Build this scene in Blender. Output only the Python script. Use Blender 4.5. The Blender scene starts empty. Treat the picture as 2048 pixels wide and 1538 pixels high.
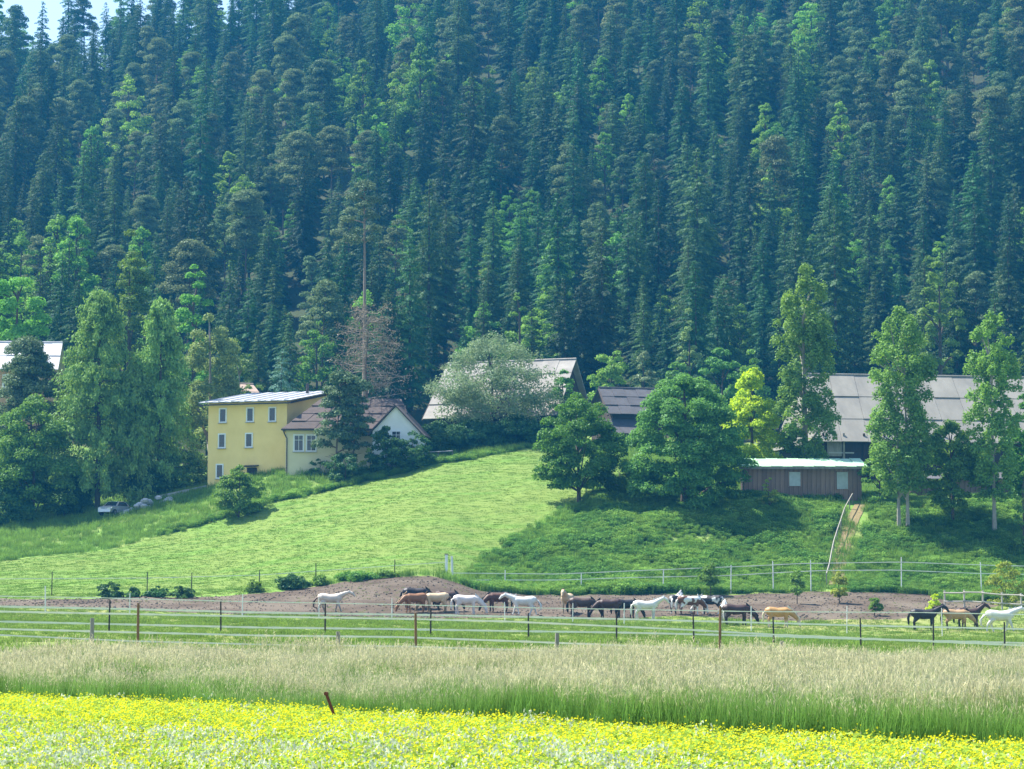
import bpy, math, random
import numpy as np
from mathutils import Vector, Matrix

random.seed(7)
SC = bpy.context.scene
COL = SC.collection

# ------------------------------------------------------------------ camera, sky, sun, exposure
IW, IH, FPX = 2048.0, 1538.0, 4760.0        # picture size the measurements were taken in
CAMH, HORIZON = 2.0, 1195.0
TH = math.atan((HORIZON - IH / 2) / FPX)
cam = bpy.data.cameras.new('camera')
cam.sensor_fit = 'HORIZONTAL'
cam.sensor_width = 36.0
cam.lens = 36.0 * FPX / IW
cam.clip_start = 0.5
cam.clip_end = 4000
camo = bpy.data.objects.new('camera', cam)
camo.location = (0, 0, CAMH)
camo.rotation_euler = (math.pi / 2 + TH, 0, 0)
COL.objects.link(camo)
SC.camera = camo

SUN = Vector((-0.55, 0.33, 0.95)).normalized()
world = bpy.data.worlds.new('World')
SC.world = world
world.use_nodes = True
wn = world.node_tree
sky = wn.nodes.new('ShaderNodeTexSky')
sky.sky_type = 'NISHITA'
sky.sun_disc = False
sky.sun_elevation = math.asin(SUN.z)
sky.sun_rotation = math.atan2(SUN.x, SUN.y)
sky.air_density = 1.0
sky.dust_density = 0.8
bg = wn.nodes['Background']
bg.inputs['Strength'].default_value = 0.11
wn.links.new(sky.outputs[0], bg.inputs['Color'])
sl = bpy.data.lights.new('sun', 'SUN')
sl.energy = 5.0
sl.angle = math.radians(0.53)
sl.color = (1.0, 0.95, 0.86)
so = bpy.data.objects.new('sun', sl)
so.rotation_euler = (-SUN).to_track_quat('-Z', 'Y').to_euler()
so.location = (-100, 100, 260)
COL.objects.link(so)
SC.view_settings.view_transform = 'Standard'
SC.view_settings.look = 'None'
SC.view_settings.gamma = 1.0
SC.view_settings.use_curve_mapping = False
SC.view_settings.exposure = 1.46
SC.render.engine = 'CYCLES'
SC.cycles.max_bounces = 6
SC.cycles.diffuse_bounces = 3
SC.cycles.transmission_bounces = 4
SC.cycles.transparent_max_bounces = 4
SC.cycles.volume_bounces = 0
SC.cycles.use_denoising = True
HAZE_DENSITY = 0.00027
HAZE_COLOR = (0.05, 0.42, 0.90, 1)


def P(px, py, D):
    """the point seen at (px, py) that lies D metres ahead of the camera"""
    u, v = (px - IW / 2) / FPX, (IH / 2 - py) / FPX
    y = math.cos(TH) - v * math.sin(TH)
    z = math.sin(TH) + v * math.cos(TH)
    return Vector((u * D / y, D, CAMH + z * D / y))


def zpy(py, D):
    return P(0, py, D).z


def ppm(D):
    return FPX / D


# ------------------------------------------------------------------ terrain
CREST = {-400: 170, 0: 168, 160: 165, 300: 105, 500: 40, 800: -60, 1400: -120, 2048: -150, 2500: -150}
COLS = {
    -300: [(105, 1262), (150, 1226), (168, 1213), (185, 1194), (200, 1170), (225, 1115), (240, 1075), (250, 1055), (256, 1020), (264, 905), (300, 850)],
    0: [(105, 1264), (150, 1228), (168, 1213), (185, 1192), (200, 1165), (225, 1110), (240, 1065), (250, 1045), (256, 1010), (264, 890), (300, 845)],
    210: [(105, 1267), (150, 1236), (168, 1216), (183, 1192), (200, 1160), (225, 1100), (238, 1056), (245, 1031), (254, 1015), (268, 940), (300, 880)],
    420: [(105, 1270), (150, 1238), (168, 1224), (182, 1192), (200, 1150), (222, 1082), (236, 1020), (244, 976), (258, 962), (300, 930)],
    575: [(105, 1272), (150, 1240), (168, 1226), (183, 1180), (200, 1130), (222, 1050), (236, 975), (241, 938), (262, 915), (300, 900)],
    700: [(105, 1275), (150, 1242), (168, 1228), (184, 1165), (200, 1110), (222, 1020), (236, 962), (245, 925), (262, 898), (300, 880)],
    860: [(105, 1280), (150, 1246), (168, 1229), (187, 1150), (200, 1090), (222, 985), (236, 927), (245, 905), (265, 885), (300, 868)],
    960: [(105, 1282), (150, 1247), (168, 1230), (186, 1184), (191, 1170), (200, 1110), (216, 1015), (232, 938), (242, 905), (265, 882), (300, 866)],
    1060: [(105, 1285), (150, 1248), (168, 1232), (187, 1190), (192, 1175), (200, 1115), (212, 1035), (230, 930), (243, 895), (265, 880), (300, 865)],
    1160: [(105, 1288), (150, 1252), (168, 1235), (188, 1192), (192, 1176), (200, 1110), (210, 1035), (216, 997), (226, 955), (242, 910), (265, 882), (300, 865)],
    1300: [(105, 1292), (150, 1258), (168, 1240), (188, 1193), (193, 1176), (201, 1105), (209, 1035), (215, 1000), (222, 972), (240, 930), (262, 895), (300, 866)],
    1500: [(105, 1297), (150, 1267), (168, 1246), (189, 1192), (194, 1172), (202, 1105), (209, 1040), (214, 998), (222, 985), (240, 962), (262, 930), (300, 870)],
    1700: [(105, 1301), (150, 1272), (168, 1250), (190, 1190), (195, 1168), (202, 1105), (209, 1040), (214, 998), (222, 986), (245, 958), (300, 870)],
    1850: [(105, 1304), (150, 1275), (168, 1252), (191, 1190), (196, 1166), (202, 1110), (207, 1062), (212, 1020), (218, 1000), (245, 960), (300, 878)],
    2048: [(105, 1307), (150, 1278), (168, 1255), (191, 1192), (196, 1168), (202, 1115), (207, 1070), (212, 1022), (218, 1002), (245, 962), (300, 880)],
    2400: [(105, 1312), (150, 1282), (168, 1260), (191, 1196), (196, 1172), (202, 1120), (207, 1075), (212, 1026), (218, 1006), (245, 966), (300, 884)],
}
DG = np.arange(-80, 1041, 1.0)
CG = np.arange(-400, 2521, 20.0)


def _table():
    keys = sorted(COLS)
    rows = []
    for k in keys:
        kn = [(-80, 0.0), (0, 0.0), (45, 0.0), (62, 0.02)]
        kn += [(d, zpy(y, d)) for d, y in COLS[k]]
        zc = zpy(np.interp(k, sorted(CREST), [CREST[c] for c in sorted(CREST)]), 620)
        z3 = kn[-1][1]
        kn += [(360, z3 + (zc - z3) * 0.155), (480, z3 + (zc - z3) * 0.54), (620, zc), (650, zc + 1), (1040, zc - 25)]
        a = np.array(kn)
        rows.append(np.interp(DG, a[:, 0], a[:, 1]))
    R = np.array(rows)
    T = np.empty((len(CG), len(DG)))
    for j in range(len(DG)):
        T[:, j] = np.interp(CG, keys, R[:, j])

    def blur(A, ax, s):
        r = int(s * 3)
        w = np.exp(-0.5 * (np.arange(-r, r + 1) / s) ** 2)
        w /= w.sum()
        pad = [(0, 0), (0, 0)]
        pad[ax] = (r, r)
        B = np.pad(A, pad, mode='edge')
        return np.apply_along_axis(lambda v: np.convolve(v, w, 'valid'), ax, B)
    T = blur(T, 0, 1.6)
    T = blur(T, 1, 1.3)
    return T


TAB = _table()


def topx(x, y):
    return x / np.maximum(y, 40.0) * FPX + IW / 2


def vnoise(x, y, s, seed=0):
    """cheap smooth value noise"""
    x = np.asarray(x, float) / s + seed * 17.3
    y = np.asarray(y, float) / s - seed * 9.1
    xi, yi = np.floor(x), np.floor(y)
    fx, fy = x - xi, y - yi
    fx, fy = fx * fx * (3 - 2 * fx), fy * fy * (3 - 2 * fy)

    def h(a, b):
        v = np.sin(a * 127.1 + b * 311.7 + seed * 3.7) * 43758.5453
        return v - np.floor(v)
    return (h(xi, yi) * (1 - fx) + h(xi + 1, yi) * fx) * (1 - fy) + (h(xi, yi + 1) * (1 - fx) + h(xi + 1, yi + 1) * fx) * fy


def zg(x, y):
    x = np.asarray(x, float)
    y = np.asarray(y, float)
    c = np.clip((topx(x, y) - CG[0]) / 20.0, 0, len(CG) - 1.001)
    d = np.clip(y - DG[0], 0, len(DG) - 1.001)
    ci, di = c.astype(int), d.astype(int)
    cf, df = c - ci, d - di
    z = (TAB[ci, di] * (1 - df) + TAB[ci, di + 1] * df) * (1 - cf) + (TAB[ci + 1, di] * (1 - df) + TAB[ci + 1, di + 1] * df) * cf
    amp = np.interp(y, [0, 60, 150, 190, 290, 400], [0.02, 0.05, 0.05, 0.28, 0.4, 2.5])
    z = z + amp * (vnoise(x, y, 4.5, 1) - 0.5) + amp * 0.5 * (vnoise(x, y, 1.9, 2) - 0.5)
    return z


def G(px, D, dz=0.0):
    """ground point under picture column px at distance D"""
    x = (px - IW / 2) / FPX * D
    return Vector((x, D, float(zg(x, D)) + dz))


def lin(px, pts):
    return np.interp(px, [p[0] for p in pts], [p[1] for p in pts])


FLOWER_EDGE = [(-2000, 56), (0, 42.5), (2048, 25.6), (4000, 20)]
GRASS_BACK = 57.0
DIRT_FRONT = [(-400, 171), (0, 168), (560, 160), (860, 158), (1060, 161), (1300, 170), (1800, 172), (1880, 176), (2048, 186), (2500, 188)]
DIRT_BACK = [(-400, 181), (0, 182), (200, 181), (560, 182.5), (860, 187.5), (930, 187), (970, 185), (1100, 188), (1400, 190), (1620, 191), (1860, 191), (1900, 186), (2500, 188)]
FIELD_LOW = [(-400, 181), (200, 182), (560, 183.5), (860, 188.5), (925, 191), (960, 199), (1050, 208), (1165, 216), (1255, 232), (1270, 260)]
FIELD_TOP = [(-400, 214), (0, 219), (350, 229), (420, 230), (700, 233), (860, 236), (1000, 240), (1060, 244), (1240, 246), (1262, 228), (1275, 200)]


def zones(x, y):
    px = topx(x, y)
    wob = 1.6 * (vnoise(x, y, 3.1, 5) - 0.5)

    def st(v, w):
        return np.clip(v / w + 0.5, 0, 1)
    z = {}
    z['meadow'] = st(GRASS_BACK + 2 - y, 3.0)
    z['dirt'] = st(y + wob - lin(px, DIRT_FRONT), 1.2) * st(lin(px, DIRT_BACK) - y - wob * 0.4, 0.8)
    z['field'] = st(y + wob * .5 - lin(px, FIELD_LOW), 1.0) * st(lin(px, FIELD_TOP) - y - wob * .4, 0.9)
    back = (y > lin(px, DIRT_BACK) - 0.2)
    z['bank'] = np.clip(back * st(y - lin(px, DIRT_BACK), 0.8) - z['field'], 0, 1) * (y < 288)
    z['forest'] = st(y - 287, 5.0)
    return z


# ------------------------------------------------------------------ materials
def nt(name):
    m = bpy.data.materials.new(name)
    m.use_nodes = True
    n = m.node_tree
    return m, n, n.nodes, n.links


MATS = {}


def rgb(c):
    return (c[0], c[1], c[2], 1.0)


def mix(n, l, fac, a, b, mode='MIX'):
    m = n.nodes.new('ShaderNodeMix')
    m.data_type = 'RGBA'
    m.blend_type = mode
    if isinstance(fac, float):
        m.inputs[0].default_value = fac
    else:
        l.new(fac, m.inputs[0])
    for i, s in ((6, a), (7, b)):
        if isinstance(s, tuple):
            m.inputs[i].default_value = rgb(s)
        else:
            l.new(s, m.inputs[i])
    return m.outputs[2]


def ramp(n, l, src, lo, hi):
    r = n.nodes.new('ShaderNodeMapRange')
    r.inputs[1].default_value = lo
    r.inputs[2].default_value = hi
    l.new(src, r.inputs[0])
    return r.outputs[0]


def noise(n, l, scale, detail=5, coord='Object', rough=0.6, vec=None):
    t = n.nodes.new('ShaderNodeTexNoise')
    t.inputs['Scale'].default_value = scale
    t.inputs['Detail'].default_value = detail
    t.inputs['Roughness'].default_value = rough
    if vec is None:
        c = n.nodes.new('ShaderNodeTexCoord')
        vec = c.outputs[coord]
    l.new(vec, t.inputs['Vector'])
    return t.outputs['Fac']


def M(name, c1, c2=None, scale=3.0, rough=0.85, bump=0.0, metal=0.0, spec=0.3, bscale=None, stretch=None, obvar=0.0):
    if name in MATS:
        return MATS[name]
    m, n, N, L = nt(name)
    b = N['Principled BSDF']
    b.inputs['Roughness'].default_value = rough
    b.inputs['Metallic'].default_value = metal
    b.inputs['Specular IOR Level'].default_value = spec
    vec = None
    tc = N.new('ShaderNodeTexCoord')
    vec = tc.outputs['Object']
    if stretch:
        mp = N.new('ShaderNodeMapping')
        mp.inputs['Scale'].default_value = stretch
        L.new(vec, mp.inputs[0])
        vec = mp.outputs[0]
    if c2 is None:
        c2 = tuple(v * 0.72 for v in c1)
    f = noise(n, L, scale, 6, vec=vec)
    f = ramp(n, L, f, 0.32, 0.68)
    col = mix(n, L, f, c1, c2)
    if obvar:
        oi = N.new('ShaderNodeObjectInfo')
        h = N.new('ShaderNodeHueSaturation')
        r = N.new('ShaderNodeMapRange')
        r.inputs[3].default_value = 1 - obvar
        r.inputs[4].default_value = 1 + obvar
        L.new(oi.outputs['Random'], r.inputs[0])
        L.new(r.outputs[0], h.inputs['Value'])
        L.new(col, h.inputs['Color'])
        col = h.outputs[0]
    L.new(col, b.inputs['Base Color'])
    if bump:
        bn = N.new('ShaderNodeBump')
        bn.inputs['Strength'].default_value = 0.6
        bn.inputs['Distance'].default_value = bump
        L.new(noise(n, L, bscale or scale * 4, 5, vec=vec), bn.inputs['Height'])
        L.new(bn.outputs[0], b.inputs['Normal'])
    MATS[name] = m
    return m


def leafmat(name, ca, cb, trans=0.35, var=0.18, hue=0.02, tint=None):
    """foliage: each leaf its own shade between ca and cb, each tree its own tone"""
    if name in MATS:
        return MATS[name]
    m, n, N, L = nt(name)
    N.remove(N['Principled BSDF'])
    g = N.new('ShaderNodeNewGeometry')
    oi = N.new('ShaderNodeObjectInfo')
    col = mix(n, L, g.outputs['Random Per Island'], ca, cb)
    nz = ramp(n, L, noise(n, L, 0.35, 3), 0.35, 0.65)
    col = mix(n, L, nz, col, tuple(0.5 * (a + b) * 1.15 for a, b in zip(ca, cb)))
    h = N.new('ShaderNodeHueSaturation')
    for out, lo, hi in (('Value', 1 - var, 1 + var), ('Hue', 0.5 - hue, 0.5 + hue)):
        r = N.new('ShaderNodeMapRange')
        r.inputs[3].default_value = lo
        r.inputs[4].default_value = hi
        if out == 'Hue':
            k = N.new('ShaderNodeMath')
            k.operation = 'FRACT'
            k2 = N.new('ShaderNodeMath')
            k2.operation = 'MULTIPLY'
            k2.inputs[1].default_value = 7.31
            L.new(oi.outputs['Random'], k2.inputs[0])
            L.new(k2.outputs[0], k.inputs[0])
            L.new(k.outputs[0], r.inputs[0])
        else:
            L.new(oi.outputs['Random'], r.inputs[0])
        L.new(r.outputs[0], h.inputs[out])
    L.new(col, h.inputs['Color'])
    d = N.new('ShaderNodeBsdfDiffuse')
    t = N.new('ShaderNodeBsdfTranslucent')
    gl = N.new('ShaderNodeBsdfGlossy')
    gl.inputs['Roughness'].default_value = 0.5
    gl.inputs['Color'].default_value = (0.8, 0.9, 1, 1)
    L.new(h.outputs[0], d.inputs['Color'])
    h2 = N.new('ShaderNodeHueSaturation')
    h2.inputs['Hue'].default_value = 0.485
    h2.inputs['Saturation'].default_value = 1.1
    h2.inputs['Value'].default_value = 1.25
    L.new(h.outputs[0], h2.inputs['Color'])
    L.new(h2.outputs[0], t.inputs['Color'])
    s1 = N.new('ShaderNodeMixShader')
    s1.inputs[0].default_value = trans
    L.new(d.outputs[0], s1.inputs[1])
    L.new(t.outputs[0], s1.inputs[2])
    s2 = N.new('ShaderNodeMixShader')
    s2.inputs[0].default_value = 0.012
    L.new(s1.outputs[0], s2.inputs[1])
    L.new(gl.outputs[0], s2.inputs[2])
    L.new(s2.outputs[0], N['Material Output'].inputs['Surface'])
    MATS[name] = m
    return m


def blademat(name, stops, trans=0.3, var=0.2):
    """grass and herbs: colour along the height of the blade (green stalk, ripe top), each blade its own tone"""
    m, n, N, L = nt(name)
    N.remove(N['Principled BSDF'])
    tc = N.new('ShaderNodeTexCoord')
    sx = N.new('ShaderNodeSeparateXYZ')
    L.new(tc.outputs['Object'], sx.inputs[0])
    cr = N.new('ShaderNodeValToRGB')
    while len(cr.color_ramp.elements) < len(stops):
        cr.color_ramp.elements.new(0.5)
    for e, (p, c) in zip(cr.color_ramp.elements, stops):
        e.position = p
        e.color = rgb(c)
    g = N.new('ShaderNodeNewGeometry')
    ad = N.new('ShaderNodeMath')
    ad.operation = 'ADD'
    L.new(sx.outputs[2], ad.inputs[0])
    r0 = N.new('ShaderNodeMapRange')
    r0.inputs[3].default_value = -0.12
    r0.inputs[4].default_value = 0.12
    L.new(g.outputs['Random Per Island'], r0.inputs[0])
    L.new(r0.outputs[0], ad.inputs[1])
    L.new(ad.outputs[0], cr.inputs[0])
    oi = N.new('ShaderNodeObjectInfo')
    h = N.new('ShaderNodeHueSaturation')
    r = N.new('ShaderNodeMapRange')
    r.inputs[3].default_value = 1 - var
    r.inputs[4].default_value = 1 + var
    L.new(oi.outputs['Random'], r.inputs[0])
    L.new(r.outputs[0], h.inputs['Value'])
    L.new(cr.outputs[0], h.inputs['Color'])
    d = N.new('ShaderNodeBsdfDiffuse')
    t = N.new('ShaderNodeBsdfTranslucent')
    L.new(h.outputs[0], d.inputs['Color'])
    L.new(h.outputs[0], t.inputs['Color'])
    s1 = N.new('ShaderNodeMixShader')
    s1.inputs[0].default_value = trans
    L.new(d.outputs[0], s1.inputs[1])
    L.new(t.outputs[0], s1.inputs[2])
    L.new(s1.outputs[0], N['Material Output'].inputs['Surface'])
    return m


# ------------------------------------------------------------------ mesh helpers
class MB:
    def __init__(s):
        s.v, s.f = [], []

    def add(s, vs, fs):
        o = len(s.v)
        s.v += [tuple(v) for v in vs]
        s.f += [tuple(i + o for i in f) for f in fs]
        return s

    def box(s, c, d, rz=0.0, rx=0.0, ry=0.0):
        mt = Matrix.Translation(Vector(c)) @ Matrix.Rotation(rz, 4, 'Z') @ Matrix.Rotation(ry, 4, 'Y') @ Matrix.Rotation(rx, 4, 'X')
        hx, hy, hz = d[0] / 2, d[1] / 2, d[2] / 2
        vs = [mt @ Vector((a * hx, b * hy, e * hz)) for e in (-1, 1) for a, b in ((-1, -1), (1, -1), (1, 1), (-1, 1))]
        return s.add(vs, [(3, 2, 1, 0), (4, 5, 6, 7), (0, 1, 5, 4), (1, 2, 6, 5), (2, 3, 7, 6), (3, 0, 4, 7)])

    def tube(s, pts, rad, sides=6, cap=True, squash=None):
        pts = [Vector(p) for p in pts]
        n = len(pts)
        if not hasattr(rad, '__len__'):
            rad = [rad] * n
        ref = Vector((0.31, 0.17, 0.93))
        o = len(s.v)
        for i, p in enumerate(pts):
            t = (pts[min(i + 1, n - 1)] - pts[max(i - 1, 0)]).normalized()
            a = t.cross(ref)
            if a.length < 0.1:
                a = t.cross(Vector((1, 0, 0)))
            a.normalize()
            b = t.cross(a)
            for k in range(sides):
                g = 2 * math.pi * k / sides
                s.v.append(tuple(p + (a * math.cos(g) + b * math.sin(g)) * rad[i]))
        for i in range(n - 1):
            for k in range(sides):
                k2 = (k + 1) % sides
                s.f.append((o + i * sides + k, o + i * sides + k2, o + (i + 1) * sides + k2, o + (i + 1) * sides + k))
        if cap:
            s.f.append(tuple(o + k for k in reversed(range(sides))))
            s.f.append(tuple(o + (n - 1) * sides + k for k in range(sides)))
        return s

    def slab(s, poly, th):
        """flat polygon (3-D points) thickened downwards along its normal"""
        p = [Vector(q) for q in poly]
        nrm = (p[1] - p[0]).cross(p[-1] - p[0]).normalized()
        n = len(p)
        vs = p + [q - nrm * th for q in p]
        fs = [tuple(range(n)), tuple(reversed(range(n, 2 * n)))]
        for i in range(n):
            j = (i + 1) % n
            fs.append((i, i + n, j + n, j))
        return s.add(vs, fs)

    def prism(s, prof, y0, y1):
        """profile in x,z pushed along y"""
        n = len(prof)
        vs = [(x, y0, z) for x, z in prof] + [(x, y1, z) for x, z in prof]
        fs = [tuple(reversed(range(n))), tuple(range(n, 2 * n))]
        for i in range(n):
            j = (i + 1) % n
            fs.append((i, j, j + n, i + n))
        return s.add(vs, fs)

    def mesh(s, name, mat, smooth=False):
        me = bpy.data.meshes.new(name)
        me.from_pydata(s.v, [], s.f)
        if mat:
            me.materials.append(mat)
        if smooth:
            me.polygons.foreach_set('use_smooth', [True] * len(me.polygons))
        me.update()
        return me

    def build(s, name, mat, parent=None, smooth=False, **kw):
        return put(name, s.mesh(name, mat, smooth), parent, **kw)


def put(name, me, parent=None, loc=None, rz=None, label=None, cat=None, group=None, kind=None, scale=None):
    o = bpy.data.objects.new(name, me)
    COL.objects.link(o)
    if parent is not None:
        o.parent = parent
    if loc is not None:
        o.location = loc
    if rz is not None:
        o.rotation_euler = (0, 0, rz)
    if scale is not None:
        o.scale = scale if hasattr(scale, '__len__') else (scale,) * 3
    tag(o, label, cat, group, kind)
    return o


def tag(o, label=None, cat=None, group=None, kind=None):
    for k, v in (('label', label), ('category', cat), ('group', group), ('kind', kind)):
        if v:
            o[k] = v
    return o


def thing(name, label, cat, loc=(0, 0, 0), rz=0.0, group=None, scale=None):
    o = put(name, None, None, loc, rz, label, cat, group, None, scale)
    o.empty_display_size = 0.5
    return o


def np_mesh(name, V, nv, mat):
    """many separate polygons of nv corners each, V = (n*nv, 3)"""
    V = np.asarray(V, np.float32).reshape(-1, 3)
    n = len(V) // nv
    me = bpy.data.meshes.new(name)
    me.vertices.add(len(V))
    me.vertices.foreach_set('co', V.ravel())
    me.loops.add(len(V))
    me.loops.foreach_set('vertex_index', np.arange(len(V), dtype=np.int32))
    me.polygons.add(n)
    me.polygons.foreach_set('loop_start', np.arange(0, len(V), nv, dtype=np.int32))
    me.polygons.foreach_set('loop_total', np.full(n, nv, np.int32))
    if mat:
        me.materials.append(mat)
    me.update(calc_edges=True)
    return me


def unit(v):
    return v / np.maximum(np.linalg.norm(v, axis=-1, keepdims=True), 1e-6)


def diamonds(c, nrm, tan, ln, wd):
    """leaf-shaped quads: centres, normals, long axes, lengths, widths"""
    nrm = unit(nrm)
    tan = unit(tan - nrm * (tan * nrm).sum(1, keepdims=True))
    s = np.cross(nrm, tan)
    ln = np.reshape(ln, (-1, 1)) * np.ones((len(c), 1))
    wd = np.reshape(wd, (-1, 1)) * np.ones((len(c), 1))
    q = np.stack([c - tan * ln * .5, c + s * wd * .5 + tan * ln * .05, c + tan * ln * .5, c - s * wd * .5 + tan * ln * .05], 1)
    return q.reshape(-1, 3)


# ------------------------------------------------------------------ ground
def build_ground():
    rows = np.concatenate([np.arange(-70, 20, 15.0), np.arange(20, 60, 1.5), np.arange(60, 150, 2.0), np.arange(150, 250, 0.6),
                           np.arange(250, 300, 1.5), np.arange(300, 680, 5.0), np.arange(680, 1031, 30.0)])
    inner = np.arange(-240, 2300, 11.0)
    out = np.array([-4700, -3600, -2700, -2000, -1500, -1100, -800, -600, -480, -400, -340, -290])
    cols = np.concatenate([out, inner, (2048 - out)[::-1]])
    X = ((cols[None, :] - IW / 2) / FPX) * np.maximum(rows[:, None], 40.0)
    Y = np.repeat(rows[:, None], len(cols), 1)
    Z = zg(X, Y)
    nr, nc = X.shape
    V = np.stack([X, Y, Z], -1).reshape(-1, 3)
    zn = zones(V[:, 0], V[:, 1])
    names = ['meadow', 'dirt', 'field', 'bank', 'forest']
    W = np.stack([zn[k] for k in names], 1)
    idx = np.arange(nr * nc).reshape(nr, nc)
    Q = np.stack([idx[:-1, :-1], idx[:-1, 1:], idx[1:, 1:], idx[1:, :-1]], -1).reshape(-1, 4)
    fw = W[Q].mean(1)
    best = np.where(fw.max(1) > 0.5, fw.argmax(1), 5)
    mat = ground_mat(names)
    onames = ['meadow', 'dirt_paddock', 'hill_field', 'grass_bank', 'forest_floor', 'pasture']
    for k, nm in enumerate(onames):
        q = Q[best == k]
        used = np.unique(q)
        mp = np.full(len(V), -1)
        mp[used] = np.arange(len(used))
        me = bpy.data.meshes.new(nm)
        me.from_pydata(V[used].tolist(), [], mp[q].tolist())
        for j, a in enumerate(names):
            at = me.attributes.new('w_' + a, 'FLOAT', 'POINT')
            at.data.foreach_set('value', W[used, j].astype(np.float32))
        me.materials.append(mat)
        me.polygons.foreach_set('use_smooth', [True] * len(me.polygons))
        put(nm, me, kind='structure')


def ground_mat(names):
    m, n, N, L = nt('ground_cover')
    b = N['Principled BSDF']
    b.inputs['Roughness'].default_value = 0.95
    b.inputs['Specular IOR Level'].default_value = 0.1

    def two(c1, c2, s1, c3, s2):
        a = mix(n, L, ramp(n, L, noise(n, L, s1, 4), 0.35, 0.65), c1, c2)
        return mix(n, L, ramp(n, L, noise(n, L, s2, 3), 0.45, 0.62), a, c3)
    col = two((0.14, 0.20, 0.045), (0.19, 0.245, 0.058), 1.5, (0.24, 0.25, 0.09), 0.12)         # pasture
    lay = {
        'meadow': two((0.07, 0.11, 0.03), (0.12, 0.16, 0.05), 3.0, (0.16, 0.15, 0.07), 0.4),
        'dirt': two((0.070, 0.052, 0.038), (0.108, 0.083, 0.062), 0.9, (0.135, 0.11, 0.083), 0.2),
        'field': two((0.105, 0.205, 0.032), (0.135, 0.24, 0.04), 1.2, (0.165, 0.235, 0.05), 0.13),
        'bank': two((0.12, 0.23, 0.04), (0.17, 0.29, 0.055), 0.8, (0.22, 0.28, 0.08), 0.16),
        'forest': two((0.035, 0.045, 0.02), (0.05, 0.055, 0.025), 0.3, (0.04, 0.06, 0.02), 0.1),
    }
    tcg = N.new('ShaderNodeTexCoord')
    mpg = N.new('ShaderNodeMapping')
    mpg.inputs['Scale'].default_value = (0.035, 0.55, 0.0)
    mpg.inputs['Rotation'].default_value = (0, 0, -0.22)
    L.new(tcg.outputs['Object'], mpg.inputs[0])
    lay['field'] = mix(n, L, ramp(n, L, noise(n, L, 1.0, 3, vec=mpg.outputs[0]), 0.38, 0.62), lay['field'], (0.155, 0.22, 0.05))
    for k in names:
        at = N.new('ShaderNodeAttribute')
        at.attribute_name = 'w_' + k
        ad = N.new('ShaderNodeMath')
        ad.operation = 'ADD'
        L.new(at.outputs['Fac'], ad.inputs[0])
        L.new(ramp_off(n, L, noise(n, L, 2.2, 5)), ad.inputs[1])
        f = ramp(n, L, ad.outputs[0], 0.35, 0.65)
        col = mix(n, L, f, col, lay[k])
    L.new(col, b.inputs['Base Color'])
    bn = N.new('ShaderNodeBump')
    bn.inputs['Strength'].default_value = 0.7
    bn.inputs['Distance'].default_value = 0.12
    L.new(noise(n, L, 3.5, 6, rough=0.7), bn.inputs['Height'])
    L.new(bn.outputs[0], b.inputs['Normal'])
    return m


def ramp_off(n, L, s):
    r = n.nodes.new('ShaderNodeMapRange')
    r.inputs[1].default_value = 0.3
    r.inputs[2].default_value = 0.7
    r.inputs[3].default_value = -0.35
    r.inputs[4].default_value = 0.35
    L.new(s, r.inputs[0])
    return r.outputs[0]


build_ground()

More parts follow.
